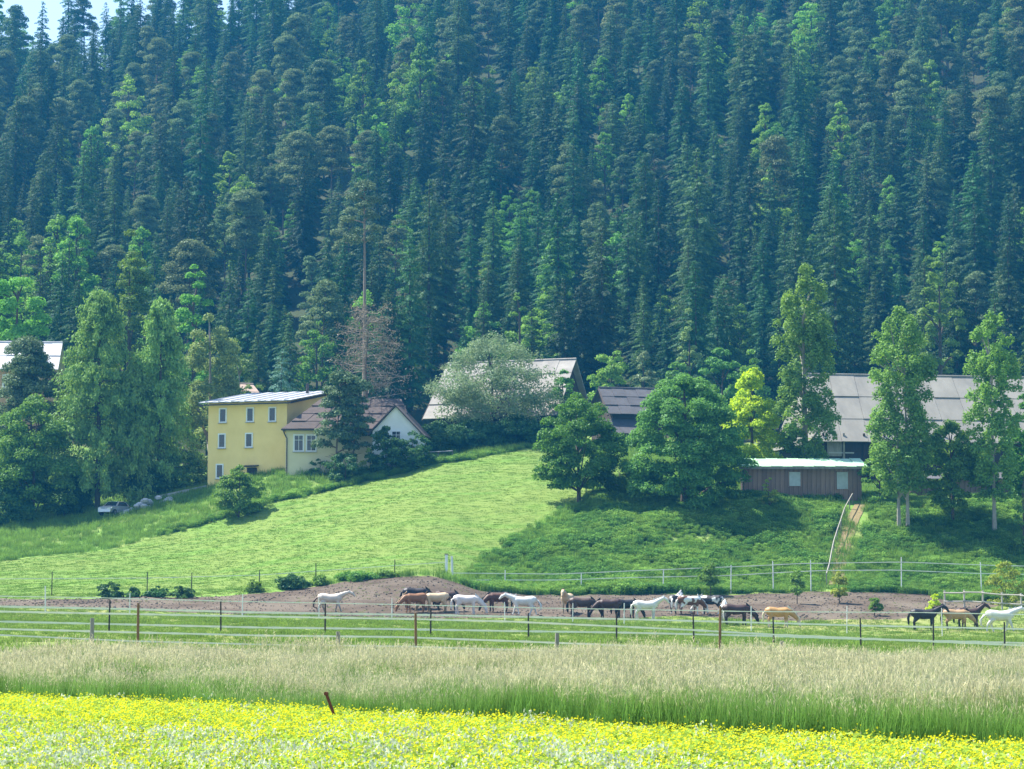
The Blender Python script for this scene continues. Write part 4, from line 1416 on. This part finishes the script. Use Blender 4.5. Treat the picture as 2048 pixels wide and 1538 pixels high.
fence('bank_fence', 'pale two-tape fence along the foot of the wooded bank', [(905, 1112, .1), (1010, 1140), (1162, 1146), (1325, 1139), (1460, 1130), (1545, 1122), (1620, 1120), (1800, 1114), (1960, 1124), (2110, 1126)],
      [[(905, 1146), (1115, 1148), (1280, 1141), (1500, 1132), (1600, 1127), (1800, 1124), (2000, 1131), (2150, 1134)],
       [(905, 1160), (1120, 1160), (1260, 1155), (1460, 1151), (1540, 1146), (1640, 1141), (1790, 1140), (1960, 1147), (2150, 1150)]], DD, POST_W, .045, tw=.03)
g = G(893, 190)
gp = thing('gate_post', 'thick pale gate post where field, bank and bare earth meet', 'post', g)
MB().box((0, 0, .75), (.22, .22, 1.7)).build('shaft', WHITEP, gp)
MB().box((0, 0, 1.63), (.3, .3, .07)).build('cap', GREYWOOD, gp)
# wooden rail fence at the right
r0 = G(1886, 181)
rf = thing('rail_fence', 'weathered wooden rail fence below the round yellow-green bush', 'fence', r0)
rpx = [1886, 1925, 1962, 2000, 2038, 2080]
rt_ = [G(a, 181 - (a - 1886) * .01) - r0 for a in rpx]
RW = M('weathered_rail', (0.50, 0.46, 0.40), (0.36, 0.33, 0.29), 4, .9, stretch=(.3, 1, 1))
for p in rt_:
    MB().tube([p + Vector((0, 0, -.4)), p + Vector((0, 0, 1.35))], .07, 7).build('post', RW, rf)
for i in range(len(rt_) - 1):
    for hh in (.5, 1.15):
        a, b = rt_[i] + Vector((-.12, -.08, hh)), rt_[i + 1] + Vector((.12, -.08, hh + random.uniform(-.06, .06)))
        MB().tube([a, b], .055, 6).build('rail', RW, rf)
# short rail by the hedge at the top of the field and at the tree foot
for (pa_, pb_, D, lab) in (((762, 0), (905, 0), 240, 'grey garden rail at the field top left of the hedge'), ((1172, 0), (1245, 0), 218.5, 'short pale rail beside the trunk of the dark leafy tree')):
    a0 = G(pa_[0], D)
    t = thing('garden_rail', lab, 'rail', a0)
    n = 5
    pp = [G(pa_[0] + (pb_[0] - pa_[0]) * i / n, D) - a0 for i in range(n + 1)]
    for p in pp:
        MB().box(tuple(p + Vector((0, 0, .35))), (.09, .09, 1.1)).build('post', GREYWOOD, t)
    MB().tube([p + Vector((0, -.07, .82)) for p in pp], .05, 6).build('rail', RW, t)
# rusty post leaning out of the grass
g = G(686, 35.2)
rp_ = thing('rusty_post', 'rust-red iron post leaning out of the grass at the flower edge', 'post', g)
RUST = M('rusty_iron', (0.19, 0.055, 0.022), (0.10, 0.035, 0.018), 25, .9, .003)
m = MB()
d = Vector((-.36, 0.05, .93)).normalized()
m.tube([d * -.1, d * .32, d * .66], [.026, .025, .024], 6)
m.build('bar', RUST, rp_)
MB().tube([d * .64 + Vector((-.01, -.02, 0)), d * .64 + Vector((.01, .02, 0))], .03, 6).build('cap', RUST, rp_)

# ------------------------------------------------------------------ horses
HCACHE = {}


def horse_meshes(pose):
    if pose in HCACHE:
        return HCACHE[pose]
    heads = {  # neck root, neck middle, poll, forehead, muzzle
        'alert': [(.60, 1.34), (.82, 1.58), (1.02, 1.80), (1.17, 1.68), (1.38, 1.43)],
        'stand': [(.62, 1.33), (.90, 1.54), (1.16, 1.70), (1.30, 1.56), (1.48, 1.27)],
        'walk': [(.63, 1.34), (.92, 1.50), (1.20, 1.62), (1.36, 1.50), (1.56, 1.26)],
        'graze': [(.66, 1.16), (.95, .88), (1.16, .64), (1.24, .44), (1.32, .10)],
    }[pose]
    front = {'walk': [(.20, -.08), (-.16, .08)]}.get(pose, [(.04, 0), (-.06, 0)])
    hind = {'walk': [(-.20, .05), (.20, .0)]}.get(pose, [(-.05, 0), (.08, 0)])
    m = MB()

    def limb(pts, rad, n=12, sq=1.0):
        m.tube(pts, rad, n)
    limb([(-.86, 0, 1.14), (-.78, 0, 1.18), (-.62, 0, 1.20), (-.40, 0, 1.17), (-.1, 0, 1.10), (.2, 0, 1.12), (.46, 0, 1.16), (.66, 0, 1.14), (.74, 0, 1.12)],
         [.11, .25, .33, .34, .35, .345, .32, .22, .09], 16)
    limb([(.36, 0, 1.24)] + [(x, 0, z) for x, z in heads[:3]], [.26, .235, .175, .125], 12)
    h = heads
    limb([(h[2][0] - .02, 0, h[2][1] - .02), (h[3][0], 0, h[3][1]), ((h[3][0] + h[4][0]) / 2, 0, (h[3][1] + h[4][1]) / 2), (h[4][0], 0, h[4][1])], [.11, .125, .085, .07], 10)
    for s in (-1, 1):
        e = Vector((h[2][0], s * .055, h[2][1] + .03))
        up = Vector((-.25 if pose != 'graze' else -.5, s * .2, 1.0)).normalized()
        limb([e, e + up * .08, e + up * .14], [.045, .04, .02], 6)
    for s, (dx, lift) in zip((-1, 1), front):
        limb([(.46, s * .14, 1.08), (.44, s * .16, .86), (.45 + dx * .6, s * .15, .50 + lift * .3), (.44 + dx, s * .15, .16 + abs(lift)), (.47 + dx * 1.1, s * .15, .03 + abs(lift))], [.17, .12, .07, .052, .066], 8)
    for s, (dx, lift) in zip((-1, 1), hind):
        limb([(-.55, s * .12, 1.15), (-.46, s * .17, .88), (-.66 + dx * .5, s * .16, .56), (-.64 + dx, s * .16, .17 + lift), (-.60 + dx * 1.05, s * .16, .03 + lift)], [.25, .18, .085, .056, .068], 8)
    tmp = bpy.data.objects.new('tmp', m.mesh('tmp', None))
    COL.objects.link(tmp)
    rm = tmp.modifiers.new('r', 'REMESH')
    rm.mode = 'VOXEL'
    rm.voxel_size = .036
    smo = tmp.modifiers.new('s', 'SMOOTH')
    smo.factor = .6
    smo.iterations = 3
    dg = bpy.context.evaluated_depsgraph_get()
    dg.update()
    body = bpy.data.meshes.new_from_object(tmp.evaluated_get(dg))
    bpy.data.objects.remove(tmp)
    body.polygons.foreach_set('use_smooth', [True] * len(body.polygons))
    body.materials.clear()
    body.materials.append(None)
    # tail
    tl = MB()
    tl.tube([(-.84, 0, 1.22), (-.95, 0, 1.15), (-1.0 - (.14 if pose == 'walk' else 0), 0, .85), (-.98 - (.16 if pose == 'walk' else 0), 0, .5), (-.96, 0, .36)], [.045, .07, .085, .06, .015], 7)
    tail = tl.mesh('tail', None, True)
    # mane: a ragged comb along the neck
    mn = MB()
    pts = [Vector((.42, 0, 1.40))] + [Vector((x, 0, z)) for x, z in heads[:3]]
    rr = random.Random(3)
    for i in range(26):
        f = i / 25 * 2.999
        k = int(f)
        p = pts[k].lerp(pts[k + 1], f - k)
        t = (pts[k + 1] - pts[k]).normalized()
        nrm = Vector((-t.z, 0, t.x))
        rad = [.26, .235, .175, .125][k] * .9
        b = p + nrm * rad
        sd = rr.choice((-1, 1)) if False else -1
        q = b + Vector((-.02, sd * .11, -.20 - rr.uniform(0, .1)))
        mn.add([b + t * .05 + Vector((0, .03, .02)), b - t * .05 + Vector((0, .03, .02)), b - t * .05 + Vector((0, sd * .05, .03)), b + t * .05 + Vector((0, sd * .05, .03)), q], [(0, 1, 2, 3), (3, 2, 4), (0, 3, 4), (1, 0, 4), (2, 1, 4)])
    mane = mn.mesh('mane', None)
    HCACHE[pose] = (body, mane, tail)
    return HCACHE[pose]


def coat(name, base, legs=None, patch=None, face=None):
    if name in MATS:
        return MATS[name]
    m, n, N, L = nt(name)
    b = N['Principled BSDF']
    b.inputs['Roughness'].default_value = .55
    b.inputs['Specular IOR Level'].default_value = .35
    f = ramp(n, L, noise(n, L, 3.0, 4), .3, .7)
    col = mix(n, L, f, base, tuple(v * .78 for v in base))
    tc = N.new('ShaderNodeTexCoord')
    if patch:
        f2 = ramp(n, L, noise(n, L, 1.7, 1.5), .49, .53)
        col = mix(n, L, f2, col, patch)
    if legs:
        sx = N.new('ShaderNodeSeparateXYZ')
        L.new(tc.outputs['Object'], sx.inputs[0])
        r = ramp(n, L, sx.outputs[2], .62, .42)
        col = mix(n, L, r, col, legs)
    L.new(col, b.inputs['Base Color'])
    MATS[name] = m
    return m


BLK, WHT = (0.014, 0.012, 0.012), (0.64, 0.63, 0.60)
COATS = {
    'white': (coat('white_coat', WHT), (0.72, 0.71, 0.68)),
    'rosegrey': (coat('rose_grey_coat', (0.66, 0.60, 0.57)), (0.7, .68, .65)),
    'cream': (coat('cream_coat', (0.62, 0.54, 0.45), (0.30, 0.25, .2)), (0.13, .09, .07)),
    'black': (coat('black_coat', (0.018, 0.015, 0.018)), BLK),
    'bay': (coat('bay_coat', (0.10, 0.040, 0.022), BLK), BLK),
    'darkbay': (coat('dark_bay_coat', (0.050, 0.022, 0.016), BLK), BLK),
    'brown': (coat('brown_coat', (0.075, 0.042, 0.030), BLK), BLK),
    'chestnut': (coat('chestnut_coat', (0.26, 0.12, 0.05)), (0.45, .33, .2)),
    'dun': (coat('dun_coat', (0.42, 0.27, 0.14), (0.06, .04, .03)), BLK),
    'paledun': (coat('pale_dun_coat', (0.55, 0.42, 0.26), (0.25, .18, .1)), (0.2, .14, .08)),
    'palomino': (coat('palomino_coat', (0.46, 0.26, 0.09), (0.6, .5, .36)), (0.75, .66, .5)),
    'pinto': (coat('brown_pinto_coat', (0.15, 0.065, 0.035), None, WHT), WHT),
    'blackpinto': (coat('black_pinto_coat', (0.03, 0.027, 0.03), None, WHT), WHT),
    'lightgrey': (coat('light_grey_coat', (0.60, 0.61, 0.61), (0.35, .36, .37)), (0.7, .7, .68)),
}
HAIR = {}


def horse(px, D, yaw, pose, ct, label, s=1.0, group='horses grazing in the paddock'):
    body, mane, tail = horse_meshes(pose)
    g = G(px, D)
    yr = math.radians(yaw)
    off = Matrix.Rotation(yr, 3, 'Z') @ Vector((.15, 0, 0))
    t = thing('horse', label, 'horse', (g.x - off.x, g.y - off.y, g.z - .01), yr, group, (s * 1.08, s * 1.1, s * .93))
    cm, hc = COATS[ct]
    hm = M('hair_' + ct, hc, None, 8, .7)
    for nm, me, mt in (('body', body, cm), ('mane', mane, hm), ('tail', tail, hm)):
        o = put(nm, me, t)
        if not me.materials:
            me.materials.append(None)
        o.material_slots[0].link = 'OBJECT'
        o.material_slots[0].material = mt
    return t


horse(668, 168, 0, 'walk', 'cream', 'cream white horse walking alone on the bare earth with dark tail', 1.0, 'horses loose in the paddock')
horse(838, 170.5, 8, 'graze', 'black', 'black horse grazing behind the tan horses at the herd end', 1.05)
horse(826, 168.5, 205, 'graze', 'chestnut', 'tan chestnut horse grazing at the end of the herd nearest the cream horse')
horse(868, 169, 188, 'graze', 'paledun', 'pale dun horse grazing between two brown horses')
horse(898, 170, 30, 'graze', 'brown', 'brown horse grazing beside the rose-grey horse')
horse(938, 167.5, 0, 'graze', 'rosegrey', 'rose-grey horse grazing with rounded back')
horse(992, 171, 200, 'graze', 'bay', 'bay horse grazing behind the white horse with raised head')
horse(1042, 167, 180, 'walk', 'white', 'white horse standing and facing the rose-grey horse')
horse(1133, 171, -105, 'stand', 'paledun', 'pale horse facing the fence beside the dark brown horses')
horse(1168, 168.5, 5, 'graze', 'brown', 'dark brown horse grazing next to the pale front-facing horse')
horse(1213, 168, 182, 'graze', 'darkbay', 'dark bay horse grazing in the middle of the dark trio')
horse(1254, 169, 15, 'graze', 'black', 'black horse grazing at the rump of the alert white horse')
horse(1296, 167, 0, 'stand', 'white', 'white horse with raised head beside the grazing dark horses')
horse(1352, 173, 70, 'stand', 'blackpinto', 'grey and black patched horse seen from behind')
horse(1382, 172, 20, 'graze', 'pinto', 'brown and white patched horse grazing')
horse(1415, 173, 170, 'graze', 'blackpinto', 'black and white patched horse with lowered head')
horse(1447, 164, 84, 'stand', 'lightgrey', 'light grey horse with its rump to the fence')
horse(1476, 162.5, 2, 'graze', 'darkbay', 'stocky dark bay horse grazing in front of the light grey horse', 1.05)
horse(1560, 161, 0, 'graze', 'palomino', 'golden palomino horse grazing with pale mane')
horse(1850, 160.5, 0, 'stand', 'black', 'black horse standing in profile near the rail fence', 1.03, 'horses standing by the rail fence')
horse(1938, 166, 0, 'alert', 'darkbay', 'dark brown horse with raised head behind the dun horse', 1.0, 'horses standing by the rail fence')
horse(1914, 161.5, 4, 'graze', 'dun', 'sandy dun horse with dark legs grazing behind the black horse', 1.0, 'horses standing by the rail fence')
horse(2002, 159, -4, 'walk', 'white', 'white horse nearest the right edge of the picture', 1.08, 'horses standing by the rail fence')

# ------------------------------------------------------------------ grass, flowers, herbs
def blades(seed, n, rad, hmin, hmax, w, bend=.25, seg=2):
    """upright tapering blades as separate strips: (n*4 corners) lower quad plus tip folded into one kite per segment"""
    r = R(seed)
    a = r.uniform(0, 6.283, n)
    q = np.sqrt(r.rand(n)) * rad
    base = np.stack([np.cos(a) * q, np.sin(a) * q, np.zeros(n) - .03], 1)
    h = r.uniform(hmin, hmax, n)
    b = r.uniform(0, 6.283, n)
    side = np.stack([np.cos(b), np.sin(b), np.zeros(n)], 1)
    fw = np.stack([-np.sin(b), np.cos(b), np.zeros(n)], 1)
    ben = r.normal(0, bend, n) * h
    mid = base + fw * (ben * .3)[:, None] + np.array([0, 0, 1]) * (h * .55)[:, None]
    tip = base + fw * ben[:, None] + np.array([0, 0, 1]) * (h * r.uniform(.9, 1.0, n))[:, None]
    ww = (w * r.uniform(.7, 1.3, n))[:, None]
    Q1 = np.stack([base - side * ww * .5, base + side * ww * .5, mid + side * ww * .45, mid - side * ww * .45], 1)
    Q2 = np.stack([mid - side * ww * .45, mid + side * ww * .45, tip + side * ww * .1, tip - side * ww * .1], 1)
    return np.concatenate([Q1, Q2]).reshape(-1, 3), tip


def merge_quads(name, parts):
    """parts: (V, material) -> one mesh with a slot per material"""
    V = np.concatenate([p[0] for p in parts])
    me = np_mesh(name, V, 4, None)
    mi = []
    for i, (v, mt) in enumerate(parts):
        me.materials.append(mt)
        mi += [i] * (len(v) // 4)
    me.polygons.foreach_set('material_index', np.array(mi, np.int32))
    return me


TALL = blademat('tall_grass', [(0.0, (0.085, 0.20, 0.035)), (.6, (0.16, 0.31, 0.06)), (.85, (0.31, 0.39, 0.14)), (1.0, (0.46, 0.47, 0.25))], .42, .22)
SEED = blademat('grass_seed_heads', [(0.0, (0.38, 0.40, 0.20)), (.6, (0.45, 0.45, 0.25)), (1.0, (0.57, 0.53, 0.32))], .4, .22)
SHORT = blademat('short_grass', [(0.0, (0.15, 0.24, 0.045)), (.2, (0.19, 0.29, 0.055)), (1.0, (0.28, 0.34, 0.09))], .35, .28)
FIELD = blademat('field_grass', [(0.0, (0.11, 0.21, 0.032)), (.2, (0.145, 0.255, 0.042)), (1.0, (0.23, 0.30, 0.06))], .35, .25)
ROUGH = blademat('rough_grass', [(0.0, (0.14, 0.26, 0.045)), (.4, (0.20, 0.34, 0.06)), (1.0, (0.34, 0.42, 0.12))], .38, .3)
HERB2 = blademat('light_herb_leaves', [(0.0, (0.09, 0.20, 0.035)), (.5, (0.17, 0.32, 0.055)), (1.0, (0.27, 0.42, 0.09))], .36, .3)
HERB = blademat('herb_leaves', [(0.0, (0.05, 0.13, 0.03)), (.5, (0.10, 0.23, 0.045)), (1.0, (0.18, 0.33, 0.07))], .3, .3)
STEM = blademat('meadow_green', [(0.0, (0.15, 0.28, 0.04)), (.3, (0.32, 0.46, 0.07)), (1.0, (0.44, 0.54, 0.14))], .35, .22)
YEL = blademat('buttercup_petals', [(0.0, (0.80, 0.74, 0.02)), (1.0, (0.86, 0.82, 0.04))], .3, .12)
PALE = blademat('pale_flower_heads', [(0.0, (0.50, 0.55, 0.40)), (1.0, (0.66, 0.70, 0.55))], .3, .15)


def heads(tip, r, ln, wd, up=1.0, sp=.35, per=1):
    c = np.repeat(tip, per, 0) + r.normal(0, .012 * (per > 1) + .002, (len(tip) * per, 3))
    n = len(c)
    return diamonds(c, r.normal(0, 1, (n, 3)) * np.array([1, 1, .3]), np.array([0, 0, up]) + r.normal(0, sp, (n, 3)), r.uniform(.7, 1.25, n) * ln, r.uniform(.7, 1.2, n) * wd)


def flower(tip, r, size):
    n = len(tip)
    out = []
    up = np.array([0, 0, 1.0]) + r.normal(0, .45, (n, 3)) + np.array([0, -.35, 0])
    up = unit(up)
    t0 = unit(np.cross(up, r.normal(0, 1, (n, 3))))
    s0 = np.cross(up, t0)
    for k in range(5):
        a = 6.283 * k / 5
        d = t0 * math.cos(a) + s0 * math.sin(a)
        c = tip + d * (size * .42) + up * (size * .12)
        out.append(diamonds(c, up - d * .5, d, np.full(n, size * .8), np.full(n, size * .75)))
    return np.concatenate(out)


tall_p, flow_p = [], []
for k in range(5):
    r = R(300 + k)
    V, tip = blades(310 + k, 60, .30, .40, .95, .011, .16)
    S, st = blades(320 + k, 16, .30, .80, 1.15, .0055, .12)
    tall_p.append(merge_quads('tall_grass_clump', [(V, TALL), (S, TALL), (heads(st, r, .12, .013), SEED), (heads(st - np.array([0, 0, .07]), r, .09, .012, sp=.5, per=2), SEED)]))
for k in range(3):
    r = R(330 + k)
    V, tip = blades(335 + k, 80, .32, .40, .90, .012, .2)
    S, st = blades(338 + k, 5, .30, .75, 1.0, .0055, .12)
    tall_p.append(merge_quads('tall_grass_clump', [(V, TALL), (S, TALL), (heads(st, r, .1, .012), SEED)]))
for k in range(6):
    r = R(340 + k)
    V, tip = blades(350 + k, 42, .2, .12, .30, .013, .35)
    S, st = blades(360 + k, 14, .2, .20, .42, .005, .12)
    lv = diamonds(np.stack([r.normal(0, .12, 40), r.normal(0, .12, 40), r.uniform(.03, .3, 40)], 1), r.normal(0, .5, (40, 3)) + np.array([0, 0, 1.0]), r.normal(0, 1, (40, 3)), r.uniform(.05, .11, 40), r.uniform(.025, .05, 40))
    if k < 3:
        fl = (flower(st, r, .017), YEL)
    elif k < 5:
        fl = (heads(st, r, .040, .026, sp=.8, per=3), PALE)
    else:
        fl = (heads(st, r, .06, .02), SEED)
    flow_p.append(merge_quads('meadow_plant', [(V, STEM), (S, STEM), (lv, STEM), fl]))


def spread(n, y0, y1, pad, seed, keep=None):
    """n random points between distances y0 and y1 inside the view plus a margin"""
    r = R(seed)
    y = np.sqrt(r.uniform(y0 * y0, y1 * y1, n))
    hw = (IW / 2 / FPX) * y + pad
    x = r.uniform(-1, 1, n) * hw
    px = topx(x, y)
    if keep is not None:
        k = keep(x, y, px)
        x, y, px = x[k], y[k], px[k]
    return x, y, px, r


def lay(name, x, y, r, scl, idx, protos, label, cat, dz=0.0, tilt=.06):
    n = len(x)
    rots = np.stack([r.normal(0, tilt, n), r.normal(0, tilt, n), r.uniform(0, 6.283, n)], 1)
    scatter(name, np.stack([x, y, zg(x, y) + dz], 1), rots, scl, idx, protos, label, cat)


# tall grass strip
x, y, px, r = spread(26000, 24, 57, 2.2, 401, lambda x, y, px: (y > lin(px, FLOWER_EDGE) + .9 * (vnoise(x, y, 1.3, 3) - .5)) & (vnoise(x, y, 2.2, 4) > .12))
pat = vnoise(x, y, 2.6, 6)
lay('tall_grass', x, y, r, (.46 + .38 * pat + .24 * vnoise(x, y, 1.1, 43)) * r.uniform(.82, 1.15, len(x)), np.where(r.rand(len(x)) < .25 + .4 * (vnoise(x, y, 1.9, 41) > .5) + .5 * (y < lin(px, FLOWER_EDGE) + 1.0 + 3.0 * vnoise(x, y, 2.4, 44)), r.randint(5, 8, len(x)), r.randint(0, 5, len(x))), tall_p, 'tall meadow grass with straw-coloured seed heads', 'grass')
# flowers
x, y, px, r = spread(27000, 16.5, 47, 1.6, 402, lambda x, y, px: y < lin(px, FLOWER_EDGE) + .9 * (vnoise(x, y, 1.3, 3) - .5) + .25)
near = (lin(px, FLOWER_EDGE) - y) / 10.0
pn = vnoise(x, y, 1.5, 8) * .6 + vnoise(x, y, 4.0, 7) * .4
pyel = np.clip(1.22 - .60 * near - .8 * (pn - .5), .40, .98)
u = r.rand(len(x))
idx = np.where(u < pyel, r.randint(0, 3, len(x)), np.where(u < pyel + (1 - pyel) * .6, r.randint(3, 5, len(x)), 5))
lay('flower_meadow', x, y, r, r.uniform(.7, 1.15, len(x)), idx, flow_p, 'meadow of yellow buttercups and pale flower heads', 'flowers')
# pasture, field, rough grass
sp_ = []
for k in range(4):
    V, tip = blades(420 + k, 34, .26, .05, .15, .016, .4)
    sp_.append(merge_quads('short_grass_tuft', [(V, SHORT)]))
x, y, px, r = spread(30000, 56, 186, 3, 403, lambda x, y, px: zones(x, y)['dirt'] < .35)
lay('pasture_grass', x, y, r, r.uniform(.6, 1.3, len(x)) * (1 + .8 * (vnoise(x, y, 3, 2) > .72)), r.randint(0, 4, len(x)), sp_, 'short green pasture grass around the horses', 'grass')
fp_ = []
for k in range(4):
    V, tip = blades(430 + k, 40, .36, .02, .08, .02, .4)
    fp_.append(merge_quads('field_grass_tuft', [(V, FIELD)]))
x, y, px, r = spread(60000, 181, 247, 3, 404, lambda x, y, px: zones(x, y)['field'] > .6)
lay('field_grass', x, y, r, r.uniform(.6, 1.25, len(x)), r.randint(0, 4, len(x)), fp_, 'bright green grass of the sloping field', 'grass')
rp_m = []
for k in range(4):
    V, tip = blades(440 + k, 46, .42, .2, .62, .022, .3)
    rp_m.append(merge_quads('rough_grass_tuft', [(V, ROUGH)]))
hb_m = []
for k in range(5):
    r = R(450 + k)
    V, tip = blades(460 + k, 30, .4, .3, .85, .02, .25)
    n = 190
    rr = np.sqrt(r.rand(n)) * .55
    aa = r.uniform(0, 6.283, n)
    c = np.stack([np.cos(aa) * rr, np.sin(aa) * rr, r.uniform(.1, .85, n) * (1 - .4 * rr)], 1)
    lv = diamonds(c, r.normal(0, .6, (n, 3)) + np.array([0, -.1, .9]), r.normal(0, 1, (n, 3)) + np.array([0, 0, -.3]), r.uniform(.11, .22, n), r.uniform(.05, .11, n))
    mh = HERB if k < 3 else HERB2
    hb_m.append(merge_quads('herb_clump', [(V, mh), (lv, mh)]))
x, y, px, r = spread(34000, 184, 262, 4, 405, lambda x, y, px: (zones(x, y)['bank'] > .5) & ((px < 1000) | (y > 222) | (vnoise(x, y, 3, 6) > .3)))
lay('rough_grass', x, y, r, r.uniform(.6, 1.35, len(x)), r.randint(0, 4, len(x)), rp_m, 'rough uncut grass on the slope around the houses', 'grass')
x, y, px, r = spread(34000, 184, 222, 4, 406, lambda x, y, px: (zones(x, y)['bank'] > .6) & (px > 915) & ~((np.abs(px - np.interp(y, [194, 213.5], [1664, 1714])) < 32)))
dE = np.where(px < 1262, lin(px, FIELD_LOW) - y, 9.0) + 2.5 * (vnoise(x, y, 2.0, 31) - .5)
k = r.rand(len(x)) < dE / 4.5
x, y, px = x[k], y[k], px[k]
hn_ = vnoise(x, y, 2.4, 11)
lay('bank_herbs', x, y, r, (.28 + .72 * hn_) * r.uniform(.8, 1.2, len(x)), np.where(vnoise(x, y, 2.0, 21) * .7 + .3 * r.rand(len(x)) > .52, r.randint(3, 5, len(x)), r.randint(0, 3, len(x))), hb_m, 'tall tangled herbs and nettles covering the bank below the shed', 'herbs')
# tussocks along the upper field edge
tx = np.linspace(330, 1080, 520) + R(5).uniform(-14, 14, 520)
ty = lin(tx, FIELD_TOP) + R(6).normal(.4, .5, 520)
xx = (tx - IW / 2) / FPX * ty
lay('field_margin', xx, ty, R(7), R(8).uniform(.25, .8, 520) * (.55 + .9 * vnoise(tx, ty, 60, 3)), R(9).randint(2, 5, 520), hb_m, 'ragged strip of tall weeds along the top edge of the field', 'weeds')
# weeds and clods on the trampled earth
x, y, px, r = spread(5200, 158, 192, 3, 407, lambda x, y, px: (zones(x, y)['dirt'] > .5) & (vnoise(x, y, 3.5, 14) > .58))
lay('trampled_weeds', x, y, r, r.uniform(.25, .7, len(x)), r.randint(0, 4, len(x)), sp_, 'sparse tufts of weed on the trampled paddock earth', 'weeds')
clod = []
CL = M('earth_clod', (0.14, 0.115, 0.09), (0.10, 0.082, 0.064), 4, .95)
for k in range(3):
    rq = R(480 + k)
    m_ = MB().tube([(-.1, 0, 0), (-.04, rq.uniform(-.02, .02), .03), (.05, 0, .035), (.1, 0, 0)], [.03, .07, .06, .02], 6)
    clod.append(m_.mesh('clod', CL))
x, y, px, r = spread(9000, 158, 192, 3, 408, lambda x, y, px: zones(x, y)['dirt'] > .5)
lay('earth_clods', x, y, r, r.uniform(.15, .75, len(x)) * (.6 + vnoise(x, y, 2.5, 15)), r.randint(0, 3, len(x)), clod, 'clods and hoof-churned lumps on the bare paddock earth', 'earth')

# ------------------------------------------------------------------ the air
hz = MB()
hz.box((0, 480, 110), (2700, 1160, 224))
hm, hn, HN, HL = nt('haze_air')
HN.remove(HN['Principled BSDF'])
pv = HN.new('ShaderNodeVolumePrincipled')
pv.inputs['Color'].default_value = HAZE_COLOR
pv.inputs['Density'].default_value = HAZE_DENSITY
pv.inputs['Anisotropy'].default_value = 0.0
HL.new(pv.outputs[0], HN['Material Output'].inputs['Volume'])
hz.build('haze', hm, kind='stuff', label='thin blue summer haze in front of the wooded hill', cat='haze')
